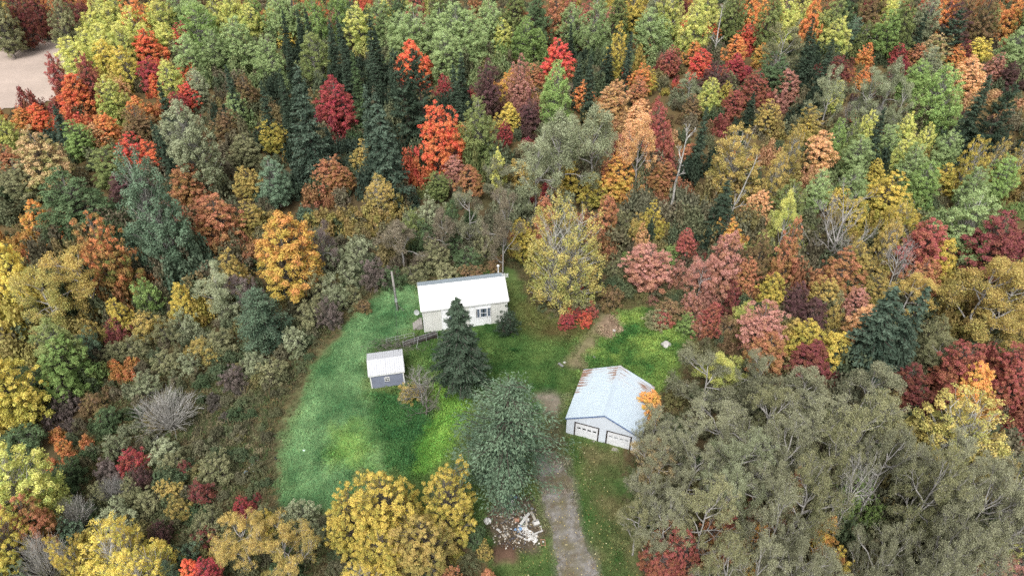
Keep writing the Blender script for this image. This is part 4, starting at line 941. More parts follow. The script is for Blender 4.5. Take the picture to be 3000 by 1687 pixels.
table(2, 0, '''
M redor 30 125 150; A sage 110 60 180; M redor 210 135 160; M redor 430 125 140; M red 520 155 180; M redor 605 145 140; M orange 400 245 180; M orange 90 295 160; M red 160 345 240; M crim 400 375 190; M plum 250 460 230; M redor 750 35 180; M oranyel 630 -10 160; A aspen 470 -10 210; A sage 330 10 130; M orange 560 10 100
A lime 960 -10 240; A lime 1150 105 240; A sage 860 140 150; A lime 1060 55 230; M rust 1070 0 110; A teal 1300 120 150; A olgreen 1390 150 140; A green 1540 60 260; A aspen 1610 -10 190; A lime 1470 0 150; O olive 740 205 270 12; M oranyel 600 310 150; M dkgreen 680 365 310; S needle 840 330 130; S needle 985 255 200; F needle 1150 300 130; F needle 985 130 75
M maroon 1190 390 220; M orange 1380 310 140; M orange 1370 490 95; M crim 1640 320 150; M rust 1780 320 160; A sage 1880 335 170; M crim 1830 5 180; M redor 1905 70 120; F needle 1845 80 85; M plum 2050 -10 320; P needle 2110 70 230; M olgreen 2310 10 250; M orange 2480 45 190; M orange 2400 165 160; M yellow 2250 255 180; M maroon 2140 295 150; A aspen 2480 185 270
M orange 2070 325 170; M salmon 2180 415 260; M pink 2365 385 190; M olpink 1930 220 230; F needle 2335 560 180 15; P needle 2490 600 260 15; O sage 1100 555 250 12; O sage 1560 430 230 12; O sage 1400 560 270 12; O sage 1640 640 210 11; M plum 1530 590 150; A green 1780 435 210; A green 1950 455 340 14; A green 1880 610 250 10; M plum 1820 705 170
A lime 1140 585 160; M dusty 560 515 240; M pink 780 495 240; M dusty 390 640 210; O sage 60 555 190; A lime 210 575 210; M gold 320 600 140; S needle 535 690 115; F needle 180 800 120 12; M red 1290 825 95 5; A lime 1700 825 160; A lime 1400 805 140; F needle 1540 815 130
M ochre 640 735 220; B ochre 400 850 430 14; B ochre 830 890 230 12; M ochre 970 790 260; M gold 920 905 150; M salmon 1060 955 290; A green 1170 880 150; A olgreen 1270 885 140; A aspen 1320 1000 270; A aspen 1580 925 230; M gold 1440 1010 95; A lime 1830 905 130; A aspen 1760 1065 260; A lime 1680 1000 190; A aspen 1990 965 250; B gold 2190 970 240 11; B ochre 2360 975 170 11; B ochre 2520 975 190 11
M gold 1460 1175 180; M gold 1560 1265 310; A aspen 1250 1220 240; A aspen 1030 1250 220; A green 1820 1180 250; M gold 1980 1205 210; A aspen 2180 1240 270; A green 2430 1150 240; A olgreen 800 1330 250; M gold 1170 1365 170; M oranyel 500 1160 190; M gold 330 1250 190; B ochre 700 1080 230 11; M ochre 2300 1140 160; M plum 2470 450 170
M rust 60 1060 170; M brown 80 700 150; M olive 330 520 160; M ochre 1000 1340 150; M ochre 1900 1060 150
''')
table(0, 1, '''
M oranyel 240 40 180; M orangreen 790 75 340 14; M rust 1640 -30 390; M ochre 1890 50 250;  M yellow 70 285 330 13; O ochre 640 395 440 10; O birch 340 560 400 10; H green 1090 635 280 5; O sage 1650 540 340 7; O gplum 1790 610 220 6; H sage 1700 700 260 4.5
H sage 1390 860 250 4; H ochre 1090 865 270 4; H maroon 880 915 240 3.5; M gold 900 760 180 6; M gold 1370 650 190 7; L larch 1905 735 470 8; H olive 1640 1000 300 3.5; H ochre 1540 1060 260 3.2; M green 480 1050 420 7.5; A olgreen 430 910 340 9; H teal 670 1030 240 4; H ochre 700 915 200 4.5
M yellow 60 1115 440 11; H olive 1010 1050 240 3; H olive 1250 1160 240 3; H sage 1090 1340 230 3; O gplum 2420 240 230 8; H sage 2480 350 280 5; H olive 2380 560 260 5; H sage 2530 620 260 5; H gplum 2480 770 240 4.5; H sage 2210 990 260 3.5; H gplum 1760 1280 220 3; H orange 870 1255 95 2; H sage 1900 1180 260 3; H olive 2050 1230 260 2.6; H teal 1850 640 220 5; H olive 1250 930 210 3.5
H olive 2320 800 260 4; H gplum 1900 600 200 6; M ochre 1780 380 220 9; H dkgreen 240 1290 260 4; H olive 850 1100 240 2.6; H sage 1420 1190 220 2.6; M orange 450 130 150
''')
table(1, 1, '''
H sage 680 20 270 6; H olgreen 560 100 240 6; O greyb 760 110 230 8; O grey 960 20 270 9; H dkgreen 810 50 190 6; O greyb 450 200 350 7; H sage 120 320 240 5; H gplum 260 470 250 4.5; H sage 60 490 220 4; H olive 700 350 270 4.5; H dkgreen 850 260 240 4.5; H olive 1080 255 190 5; O greyb 1210 -10 300 13; H dkgreen 960 400 240 3.5; H olive 780 520 260 2.6; H brown 980 520 220 2.2; H dkgreen 380 540 240 3
E birch 1680 -35 610 16; M pink 2330 310 370 8; H red 1780 640 100 3.4; H crim 1700 890 170 2.0; H red 1720 800 130 2.2; H red 1840 890 150 1.9; H dusty 1870 810 150 2.3; H crim 1790 860 110 1.8; H olive 1780 700 240 3.6; M gold 1380 150 190 8; M rust 1540 -30 190 10; H olive 2120 120 200 5; H ochre 2250 150 180 5; H salmon 2270 235 150 4; S needle 2360 185 95 5; H olive 2080 480 220 3; H brown 2040 690 230 3; H brown 2480 770 260 3; H olive 2380 850 240 2.4; H green 2200 480 200 3; H green 2490 380 200 3
H olive 60 680 230 3; H brown 160 800 150 1.8; H olive 560 520 250 2.6; H brown 1180 480 200 2; H dkgreen 620 200 230 5; M rust 2000 -40 210 9; M gold 2350 60 180 7; H dusty 2420 870 200 2.2; H pink 2540 500 200 4
''')
table(2, 1, '''
S needle 350 -80 250 10; M salmon 560 -30 240; M oranyel 350 145 230; M pink 330 235 320 11; O pink 150 460 220 7; M dusty 30 250 190; O lime 790 -10 240 11; M rust 790 145 240 12; M brown 570 250 250 10; B gold 1650 -20 300 10; B ochre 1580 130 250 9; M gold 1310 0 240; A aspen 2130 -60 460 12; M dusty 1840 125 410 10; M maroon 2320 85 520 11; M rust 1200 415 390 7.5; M rust 1800 465 310 7; O ochre 1700 610 330 7
O ochre 2250 470 620 11; O ochre 2530 480 340 10; M pink 1310 675 230 6; M plum 960 755 310 7; H olive 1110 710 240 5; M pink 620 780 400 8; H lime 460 795 210 5; M salmon 1370 800 270 6.5; H ochre 1130 815 190 5; M gold 930 905 310 7; M rust 640 1000 330 6.5; M gold 1180 1005 290 6.5; M maroon 970 1055 340 6; M dusty 210 785 200 6; H maroon 360 640 200 4; S blue 1640 735 540 13; S blue 1805 715 320 13.5
M maroon 1710 1235 280 6; M dusty 2130 1085 390 8; M oranyel 2200 1200 330 7; M dusty 2510 1075 330 8; O olive 1950 1050 270 6; M dusty 2530 1270 280 6.5; O lime 250 1180 300 7; H lime 380 1225 180 3.5; O grey 180 1210 440 8; O grey 560 1205 280 8; O grey 900 1290 370 8; O grey 1390 1265 430 8.5; M gold 680 570 230 6; M ochre 1330 330 240 8; M ochre 1440 560 230 7; M ochre 1080 620 240 6; H pink 80 720 200 4; H brown 330 900 240 4; M plum 860 640 200 6
O ochre 2050 560 330 8; H olive 1900 900 260 5; O ochre 2350 760 420 8; H olive 2200 950 240 4; M rust 480 450 220 7; M gold 1980 300 230 8; H green 40 900 200 3; H olive 60 1100 200 2.4; H pink 160 900 200 3.5; M ochre 800 900 200 6
''')
table(0, 2, '''
H gplum 470 0 220 3.5; H dkgreen 150 240 400 3.5; H dkgreen 800 130 260 2.6; A lime 120 410 560 11; M rust 180 790 420 8; M yellow 20 920 360 9; H teal 500 990 270 3.5; H crim 990 460 280 2.6; H sage 860 340 240 3; H gplum 800 550 220 2.6; H olive 740 715 200 2.6; H plum 1060 590 220 2.4; H olive 1620 470 350 2.6; H maroon 1520 705 240 2.4; H ochre 1280 690 220 2.4; H ochre 1340 815 230 2.6; H sage 890 845 350 3.4; H olive 1560 890 370 3.4; H maroon 1560 1035 220 2.6; H crim 1810 835 130 2; H plum 1190 1015 220 2.8; H teal 1420 1170 240 3; H brown 700 30 220 2.6
B yellow 900 945 560 9; B gold 560 1090 230 7; B yellow 1090 1090 500 8; O ochre 1820 960 420 7; O ochre 2130 1030 500 7.5; M redor 1440 1300 210 5; M crim 1560 1290 220 5; L larch 1250 1340 200 5; H green 1440 1390 180 3; H sage 2250 830 280 3; H olive 2030 870 260 3; H gold 2020 930 180 3.4; H olive 1130 760 260 2.4; H sage 1230 380 260 2; H dkgreen 500 520 300 2.8; H dkgreen 420 640 300 3; H orange 460 390 120 2; H olive 1300 480 240 2; H olive 1000 700 260 2.4; H sage 2350 1000 240 3.4; H dkgreen 640 860 220 2.6; H maroon 1390 560 110 1.8
''')
table(1, 2, '''
O grey 2360 170 320 6.5; O tan 2330 420 330 6.5; O grey 2420 330 360 8; O grey 2350 650 380 8.5; O olive 2240 880 330 7; O grey 2440 820 400 9.5
 M gold 60 760 400 9; M gold 290 990 420 7.5; M ochre 620 860 520 8; B gold 130 1290 420 6; M rust 1120 1355 170 3.5; H ochre 1080 1170 140 2.4; M oranyel 2330 0 240 5; M rust 2470 985 260 5; M dusty 2400 1155 360 6; H rust 840 1340 200 3.5; H dkgreen 1010 1060 200 2.2; H olgreen 140 620 160 2
''')
table(2, 2, '''
O grey 300 90 520 10; O olive 640 20 480 10; O grey 960 50 520 11; O olive 1330 40 540 12; O sage 430 290 480 11; O grey 770 290 450 12; O olive 1090 300 430 12; O grey 1500 320 440 12; O grey 2040 430 480 11; O grey 2430 540 420 11; O olive 900 590 480 13; O grey 680 830 460 13; O olive 160 740 460 12; O olive 1810 550 520 13; O grey 2210 610 500 13; O grey 2420 890 440 12; O grey 1900 900 480 13; O grey 1430 1090 420 13; O grey 840 1090 440 13; O olive 300 1250 460 12; O grey 1720 1240 480 13; O grey 60 400 420 10; O sage 330 560 420 11; O grey 2120 1150 460 12; O grey 620 560 400 11; O grey 520 1180 420 12
B birch 2080 -60 760 11.5; M rust 260 920 280 8.5; M rust 790 590 220 9; M oranyel 590 1010 260 8.5; M dusty 20 1050 300 8; M pink 2390 1220 480 8; M green 1300 590 260 7; M lime 2300 1060 420 7.5; M gold 1070 1240 340 8.5; O gplum 2540 880 240 8; M oranyel 1060 930 230 9; M dusty 330 960 230 7.5; H green 1450 880 200 4; M olgreen 1900 1280 300 6; O grey 1010 1240 420 10
''')
rt = random.Random(12)
for i, x in enumerate(range(-60, 3100, 58)):
    if x < 260: pals = ('olgreen', 'maroon', 'olive', 'gold')
    elif x < 1000: pals = ('lime', 'green', 'aspen', 'lime', 'orange')
    elif x < 1900: pals = ('aspen', 'rust', 'dkgreen', 'olgreen', 'dusty', 'gold')
    else: pals = ('olgreen', 'orange', 'lime', 'olgreen', 'sage', 'dkgreen', 'brown')
    q = rt.choice(pals); put('A' if q in ('lime', 'green', 'aspen', 'sage') else 'M', q, x + rt.uniform(-15, 15), rt.uniform(-52, -14), rt.uniform(70, 105), rt.uniform(12, 15))
# trees that stand apart or need words of their own
put('M', 'oranyel', 819, 590, 205, 13.5, label='big rounded orange and yellow tree left of the white house', var=3)
put('M', 'gold', 1144, 1318, 225, 11, label='tall golden yellow tree in front of the lawn', var=2)
put('M', 'gold', 1310, 1355, 180, 10, label='golden yellow tree right of the tallest one before the lawn', var=6)
put('T', 'needle', 1339, 871, 156, label='tall dark spruce standing alone in front of the white house', base=(1356, 1166), tilt=0)
put('G', 'larch', 1452, 1108, 318, None, label='big feathery grey-green larch between the lawn and the driveway', base=(1468, 1450), var=0)
put('H', 'needle', 1494, 897, 76, label='dense dark green bush at the right front corner of the white house', base=(1490, 978), tilt=0)
put('K', 'grey', 1997, 290, 70, 19, label='tall bleached bare birch in the woods right of centre', bark='w', var=0)
put('K', 'grey', 2112, -10, 50, 15, label='pale bare tree among the scarlet trees at the top right', bark='w', var=1)
put('D', 'grey', 2454, 585, 190, 11, label='wide leafless grey tree with crooked limbs right of centre', var=0)
put('D', 'grey', 2622, 712, 105, 9, label='leafless grey tree leaning beside the dusty red crowns', var=1)
put('V', 'grey', 2497, 275, 70, 7, label='pale leafless saplings behind the ochre birches', bark='w', var=2)
put('V', 'grey', 2565, 290, 60, 7, label='leafless grey saplings left of the small dark fir', bark='s', var=3)
put('V', 'grey', 485, 1118, 215, 4.4, label='wide leafless silver shrub in the left brush', bark='w', var=2)
put('V', 'grey', 215, 1440, 115, 4.5, label='bleached leafless shrub above the yellow birch', bark='w', var=3)
put('V', 'grey', 115, 1550, 165, 6, label='bleached leafless shrub in the bottom left corner', bark='w', var=2)
put('V', 'grey', 325, 1385, 95, 3, label='small bare twiggy shrub beside the crimson bush', bark='s', var=3)
put('D', 'grey', 2490, 1340, 110, 13, label='broken bare silver crown inside the bottom right grove', bark='w', var=1)
put('H', 'ochre', 1205, 1130, 80, 2.0, label='low ochre bush under the bare snag beside the shed', base=(1205, 1165))
put('D', 'grey', 1262, 1080, 120, 4.4, label='small bare dark tree beside the shed', base=(1252, 1215), var=0, bark='g')
put('D', 'grey', 1246, 1050, 110, 4.6, label='bare forked snag behind the small yellow tree by the shed', base=(1240, 1185), bark='s', var=1)
put('K', 'grey', 2155, 390, 60, 16, label='pale bare birch stem leaning among the ochre crowns', bark='w', var=1, tilt=6)
build_trees()

# ------------------------------------------------------------------ growth nobody could count: scattered as one object of each sort
def inst_mat(name, trans=.2, var=.5):
    m, t, out = nodes(name)
    at = N(t, 'Attribute', attribute_name='pig', attribute_type='INSTANCER'); lf = N(t, 'Attribute', attribute_name='lf'); sp = N(t, 'SeparateColor'); t.links.new(lf.outputs['Color'], sp.inputs[0])
    h = N(t, 'HueSaturation'); t.links.new(mathn(t, 'ADD', .475, mathn(t, 'MULTIPLY', sp.outputs[1], .05)), h.inputs['Hue']); t.links.new(mathn(t, 'ADD', 1 - var / 2, mathn(t, 'MULTIPLY', sp.outputs[0], var)), h.inputs['Value']); t.links.new(at.outputs['Color'], h.inputs['Color'])
    d = N(t, 'BsdfDiffuse'); tr = N(t, 'BsdfTranslucent'); mx = N(t, 'MixShader'); mx.inputs[0].default_value = trans
    t.links.new(h.outputs[0], d.inputs[0]); t.links.new(h.outputs[0], tr.inputs[0]); t.links.new(d.outputs[0], mx.inputs[1]); t.links.new(tr.outputs[0], mx.inputs[2]); t.links.new(mx.outputs[0], out.inputs[0])
    return m
imat = inst_mat('scattered_leaves')
def scatter(name, label, cat, protos, P, scl, rot, col, idx):
    """one object that repeats small clumps over points of the ground"""
    n = len(P); me = bpy.data.meshes.new(name); me.vertices.add(n); me.vertices.foreach_set('co', np.asarray(P, np.float32).ravel())
    def at(nm, ty, key, arr): a = me.attributes.new(nm, ty, 'POINT'); a.data.foreach_set(key, np.asarray(arr, np.float32 if ty != 'INT' else np.int32).ravel())
    at('pig', 'FLOAT_COLOR', 'color', np.c_[col, np.ones(n)]); at('scl', 'FLOAT_VECTOR', 'vector', scl); at('rot', 'FLOAT_VECTOR', 'vector', rot); at('pick', 'INT', 'value', idx)
    cl = bpy.data.collections.new(name + '_sources')
    for i, pm in enumerate(protos):
        o = bpy.data.objects.new('%s_source_%02d' % (name, i), pm); cl.objects.link(o)
    ng = bpy.data.node_groups.new(name, 'GeometryNodeTree'); ng.interface.new_socket('Geometry', in_out='INPUT', socket_type='NodeSocketGeometry'); ng.interface.new_socket('Geometry', in_out='OUTPUT', socket_type='NodeSocketGeometry')
    gi = ng.nodes.new('NodeGroupInput'); go = ng.nodes.new('NodeGroupOutput'); ip = ng.nodes.new('GeometryNodeInstanceOnPoints'); ci = ng.nodes.new('GeometryNodeCollectionInfo')
    ci.inputs['Collection'].default_value = cl; ci.inputs['Separate Children'].default_value = True; ci.inputs['Reset Children'].default_value = True
    def na(nm, ty):
        q = ng.nodes.new('GeometryNodeInputNamedAttribute'); q.data_type = ty; q.inputs[0].default_value = nm; return q.outputs[0]
    ip.inputs['Pick Instance'].default_value = True
    e2r = ng.nodes.new('FunctionNodeEulerToRotation')
    for a, b in ((gi.outputs[0], ip.inputs['Points']), (ci.outputs[0], ip.inputs['Instance']), (na('pick', 'INT'), ip.inputs['Instance Index']), (na('rot', 'FLOAT_VECTOR'), e2r.inputs[0]), (e2r.outputs[0], ip.inputs['Rotation']), (na('scl', 'FLOAT_VECTOR'), ip.inputs['Scale']), (ip.outputs[0], go.inputs[0])): ng.links.new(a, b)
    o = link(name, me); o['kind'] = 'stuff'; o['label'] = label; o['category'] = cat
    md = o.modifiers.new('scatter', 'NODES'); md.node_group = ng
    return o
def lf_mesh(name, V, F, m, rng, clump=None):
    A = np.repeat(np.stack([rng.uniform(0, 1, m), rng.uniform(0, 1, m) if clump is None else clump, np.zeros(m)], 1), 4, 0)
    return np_mesh(name, V, F, imat, A)
def dome(seed):
    """unit bush: sprays of leaves over stems, open underneath"""
    rng = np.random.default_rng(seed); nc = 26; D = spherical(rng, nc); D[:, 2] = np.abs(D[:, 2]); C = D * rng.uniform(.45, .85, nc)[:, None] * np.array([1, 1, .9]); C[:, 2] += .06
    n = 62; ci = np.repeat(np.arange(nc), n); m = len(ci); d = spherical(rng, m); P = C[ci] + d * (rng.uniform(.1, 1, m) ** .5)[:, None] * (rng.uniform(.16, .34, nc)[ci])[:, None]; P[:, 2] = np.maximum(P[:, 2], .02)
    Nn = nrmz(d * .5 + UP * .6 + rng.normal(size=(m, 3)) * .5); sz = .062 * rng.uniform(.6, 1.4, m); V, F = leaves(P, Nn, sz, sz * .6, rng)
    return lf_mesh('bush_clump', V, F, m, rng, rng.uniform(0, 1, nc)[ci])
def tuft(seed, n, Ln, Wd, bend, spread, lean=0.0):
    """unit grass tuft: blades of two quads that bend over"""
    rng = np.random.default_rng(seed); a = rng.uniform(0, 6.283, n); h = np.stack([np.cos(a), np.sin(a), np.zeros(n)], 1); h = nrmz(h * (1 - lean) + np.array([1, 0, 0]) * lean + rng.normal(size=(n, 3)) * .12 * np.array([1, 1, 0]))
    b = rng.normal(size=(n, 3)) * spread * np.array([1, 1, 0]); L_ = Ln * rng.uniform(.6, 1.25, n)[:, None]; s = np.cross(h, UP) * Wd
    m_ = b + UP * L_ * (1 - bend * .45) * .6 + h * L_ * bend * .35; e = m_ + h * L_ * .55 * bend + UP * L_ * (.5 - bend * .52)
    V = np.stack([b - s, b + s, m_ + s * .9, m_ - s * .9, m_ - s * .9, m_ + s * .9, e + s * .15, e - s * .15], 1).reshape(-1, 3); F = np.arange(8 * n).reshape(-1, 4)
    r = np.repeat(rng.uniform(0, 1, n), 2)
    A = np.repeat(np.stack([r, np.repeat(rng.uniform(0, 1, n), 2), np.zeros(2 * n)], 1), 4, 0)
    return np_mesh('grass_tuft', V, F, imat, A)
def weed(seed, n, R, H, leaf):
    """unit broad-leaved weed patch"""
    rng = np.random.default_rng(seed); r = np.sqrt(rng.uniform(0, 1, n)) * R; a = rng.uniform(0, 6.283, n); z = H * rng.uniform(.15, 1, n) * (1 - .5 * (r / R) ** 2)
    P = np.stack([np.cos(a) * r, np.sin(a) * r, z], 1); Nn = nrmz(UP + rng.normal(size=(n, 3)) * .45); sz = leaf * rng.uniform(.6, 1.35, n); V, F = leaves(P, Nn, sz, sz * .75, rng)
    return lf_mesh('weed_patch', V, F, n, rng)
DOME = [dome(300 + i) for i in range(5)]
GRASS = [tuft(320 + i, 15, .42, .018, .95, .12, .55) for i in range(4)]
LAWNT = [tuft(330 + i, 16, .2, .014, .55, .14) for i in range(3)]
STALK = [tuft(340 + i, 14, .75, .022, .45, .16) for i in range(3)]
WEED = [weed(350 + i, 42, .42, .28, .075) for i in range(4)]
rngS = np.random.default_rng(5)
def jitter_grid(x0, x1, y0, y1, st):
    X, Y = np.meshgrid(np.arange(x0, x1, st), np.arange(y0, y1, st)); P = np.stack([X.ravel(), Y.ravel()], 1); return P + rngS.uniform(-.5, .5, P.shape) * st
def in_frame(P, pad=1.06, z=0.0):
    x, y = P[:, 0], P[:, 1]; d = y * CP - (z - HC) * SP; u = (y * SP + (z - HC) * CP) / d
    return (np.abs(x / d) < .75 * pad) & (u > -.4217 * pad - .02) & (u < .4217 * pad + .05)
def foot(P, pad):
    """outside all buildings"""
    ok = np.ones(len(P), bool)
    for o, a, b in ((house, 5.1, 2.65), (shed, 1.85, 1.68), (gar, 3.5, 3.75)):
        c = math.cos(o.rotation_euler.z); s = math.sin(o.rotation_euler.z); dx = P[:, 0] - o.location.x; dy = P[:, 1] - o.location.y
        ok &= ~((np.abs(dx * c + dy * s) < a + pad) & (np.abs(-dx * s + dy * c) < b + pad))
    return ok
TR = np.array([(c[0], c[1], c[2], c[3]) for c in CROWNS]); TPAL = [d['pal'] for d in PLACED]
def mute(c, k=.15):
    g = (np.asarray(c) * np.array([.3, .59, .11])).sum(-1, keepdims=True); return np.asarray(c) * (1 - k) + g * k
# young growth and brush between the trees
P = np.concatenate([jitter_grid(-70, 70, 14, 84, 1.75), jitter_grid(-150, 150, 84, 215, 3.4)]); P = P[in_frame(P, 1.14, 4.0)]
dl = sdist(P, LAWN); df = sdist(P, FIELD); dd_ = sdist(P, DRIVE)
sandy = np.array(unproj(1781, 975)[0][:2])
ok = (dl < -1.2) & (df < -1.5) & (dd_ < -2.5) & foot(P, 1.6) & (sdist(P, DUMP) < -.5) & (np.hypot(*(P - sandy).T) > 2.5)
P = P[ok]; dl = dl[ok]
D2 = np.hypot(P[:, None, 0] - TR[None, :, 0], P[:, None, 1] - TR[None, :, 1]); near_i = D2.argmin(1); dn = D2.min(1)
hN = TR[near_i, 2]
n = len(P); u = rngS.uniform(0, 1, n)
med = np.clip(sdist(P, MEADOW) + 1.0, 0, 2) / 2
wild = (P[:, 1] > 72) | (P[:, 0] > 22) | (P[:, 0] < -34)
hgt = np.where(wild, np.minimum(hN * .5, 6.2) * (.45 + .75 * u), (.8 + 1.7 * u ** 1.6))
hgt = hgt * (1 - .25 * med); hgt = np.minimum(hgt, .35 + np.maximum(-dl - .8, 0) * .8); hgt = np.maximum(hgt, np.where(wild, 1.6, .45))
rad_ = np.where(wild, np.clip(hgt * .55, .8, 2.4), np.clip(hgt * .85, .75, 1.5)) * rngS.uniform(.85, 1.25, n)
mid = np.array([(lin(PAL[k][0]) + lin(PAL[k][1])) / 2 for k in TPAL])
col = mid[near_i] * .85
alt = rngS.uniform(0, 1, n); brush = np.array([lin(c) for c in ((112, 118, 82), (118, 114, 80), (100, 112, 80), (128, 120, 92), (104, 98, 74), (140, 128, 76), (90, 106, 72))])[rngS.integers(0, 7, n)]
useb = np.where(wild, alt < .42, alt < .9); col = np.where(useb[:, None], brush, col); col = mute(col, .2) * np.where(wild, 1.0, .86)[:, None] * np.where(wild[:, None], 1.0, np.array([.94, 1.03, .97]))
z = np.where((np.abs(P[:, 0]) < 60) & (P[:, 1] < 100), gz(P[:, 0], P[:, 1]), -.02)
scatter('undergrowth', 'tangled young growth and brush filling the ground between the trees', 'undergrowth', DOME, np.c_[P, z - .05], np.stack([rad_, rad_, hgt], 1), np.stack([np.zeros(n), np.zeros(n), rngS.uniform(0, 6.28, n)], 1), col, rngS.integers(0, 5, n))
# dry meadow plants left of and behind the lawn, and along its edges
P = jitter_grid(-44, 30, 22, 80, .46); P = P[in_frame(P, 1.05)]
dl = sdist(warp(P, .6), LAWN); m1 = sdist(P, MEADOW) > -2.5; m2 = sdist(P, SCRUBR) > -1; m3 = (dl > -4) | ((P[:, 0] < -6) & (P[:, 1] < 64))
ok = (dl < -.1) & (m1 | m2 | m3) & foot(P, .35) & (sdist(P, DRIVE) < -.4) & (sdist(P, DUMP) < 0.2) & (np.hypot(*(P - sandy).T) > 1.3); P = P[ok]; n = len(P)
pool = np.array([lin(c) for c in ((104, 96, 66), (122, 110, 74), (102, 104, 68), (92, 104, 66), (104, 94, 68), (122, 122, 86), (84, 98, 60), (132, 124, 94))])
pi_ = np.clip((fbm(P[:, 0], P[:, 1], 3.5, 41) * 11 - 1.5 + rngS.normal(size=n) * 1.6).astype(int), 0, 7)
s = rngS.uniform(.55, 1.15, n) * (.7 + .6 * fbm(P[:, 0], P[:, 1], 2.5, 44)); s = s * np.clip(.45 + np.maximum(-sdist(P, LAWN), 0) * .3, .45, 1)
scatter('meadow_plants', 'dry brown and olive meadow plants edging the lawn', 'meadow', STALK + WEED, np.c_[P, gz(P[:, 0], P[:, 1]) - .03], np.stack([s * 1.15, s * 1.15, s], 1), np.stack([rngS.normal(size=n) * .12, rngS.normal(size=n) * .12, rngS.uniform(0, 6.28, n)], 1), mute(pool[pi_], .08), rngS.integers(0, 7, n))
# long matted grass west, short lawn elsewhere, leafy weeds in the lush patches
P = jitter_grid(-40, 26, 20, 70, .25); P = P[in_frame(P, 1.03)]
W_ = warp(P, 1.2); dl = sdist(W_, LAWN); dm = sdist(W_, MATTED); inl = (np.maximum(dl, dm) > 0) & foot(P, .05) & (sdist(warp(P, .5), DRIVE) < rngS.uniform(0, 1, len(P)) ** 3 * 1.1) & (sdist(warp(P, .8), GRAV) < .2) & (sdist(warp(P, .8), TRACK) < .3) & (sdist(P, DUMP) < 0) & (sdist(P, MOUND) < .1)
P = P[inl]; dm = dm[inl]; n = len(P); GCc = groundcol(P) / np.array([1., 1, 1])
isM = (dm > rngS.normal(size=n) * .6) & ((fbm(P[:, 0], P[:, 1], 1.8, 83) < .63) | (rngS.uniform(0, 1, n) < .5))
fl = fbm(P[:, 0], P[:, 1], 3.2, 61) * 9 + rngS.normal(size=n) * .35
a = isM; k = a.sum(); j = rngS.uniform(.75, 1.25, (k, 1)); sz = rngS.uniform(.8, 1.4, k) * (.7 + .6 * fbm(P[a, 0], P[a, 1], 1.6, 64))
scatter('tall_grass', 'long blue-green grass lying in swirls left of the shed', 'grass', GRASS, np.c_[P[a], gz(P[a, 0], P[a, 1]) - .02], np.stack([sz, sz, sz * .9], 1), np.stack([np.zeros(k), np.zeros(k), fl[a]], 1), GCc[a] * j * 1.55, rngS.integers(0, 4, k))
b = ~isM; lush = np.maximum.reduce([sdist(W_[inl], q) for q in (LIME1, LIME2, DKW, OLIVEL)]) > -.2
isW = b & (lush | (fbm(P[:, 0], P[:, 1], 2.2, 71) > .60)) & (rngS.uniform(0, 1, n) < .62); b &= ~isW
k = b.sum(); sz = rngS.uniform(.7, 1.5, k)
scatter('lawn_grass', 'short uneven green grass between the house and the garage', 'grass', LAWNT, np.c_[P[b], gz(P[b, 0], P[b, 1]) - .02], np.stack([sz, sz, sz], 1), np.stack([rngS.normal(size=k) * .2, rngS.normal(size=k) * .2, rngS.uniform(0, 6.28, k)], 1), GCc[b] * rngS.uniform(.7, 1.3, (k, 1)) * 1.45, rngS.integers(0, 3, k))
k = isW.sum(); sz = rngS.uniform(.55, 1.3, k)
scatter('leafy_weeds', 'lush lime and dark green leafy weeds around the garage and lawn', 'weeds', WEED, np.c_[P[isW], gz(P[isW, 0], P[isW, 1]) - .02], np.stack([sz, sz, sz * rngS.uniform(.6, 1.4, k)], 1), np.stack([rngS.normal(size=k) * .15, rngS.normal(size=k) * .15, rngS.uniform(0, 6.28, k)], 1), GCc[isW] * rngS.uniform(.75, 1.25, (k, 1)) * 1.45, rngS.integers(0, 4, k))
# fallen leaves on the drive and under the trees beside it
rl = np.random.default_rng(9); LF1 = []
for i in range(3):
    V, F = leaves(np.zeros((1, 3)), UP[None], [.065], [.045], rl); LF1.append(lf_mesh('fallen_leaf', V, F, 1, rl))
P = np.concatenate([jitter_grid(-3, 18, 18, 45, .36), jitter_grid(-2, 10, 40, 68, .9)]); P = P[(sdist(P, DRIVE) > -3.2) & foot(P, .1)]; P = P[rngS.uniform(0, 1, len(P)) < np.where(sdist(P, DRIVE) > 0, .8, .4)]; n = len(P)
pool = np.array([lin(c) for c in ((200, 180, 130), (190, 168, 104), (170, 142, 96), (206, 192, 156), (150, 122, 84))])
sz = rngS.uniform(.5, 1.2, n)
scatter('fallen_leaves', 'yellow leaves strewn over the driveway and its verges', 'leaves', LF1, np.c_[P, gz(P[:, 0], P[:, 1]) + .035 + (sdist(P, DRIVE) < 0) * .12], np.stack([sz] * 3, 1), np.stack([rngS.normal(size=n) * .3, rngS.normal(size=n) * .3, rngS.uniform(0, 6.28, n)], 1), pool[rngS.integers(0, 5, n)], rngS.integers(0, 3, n))

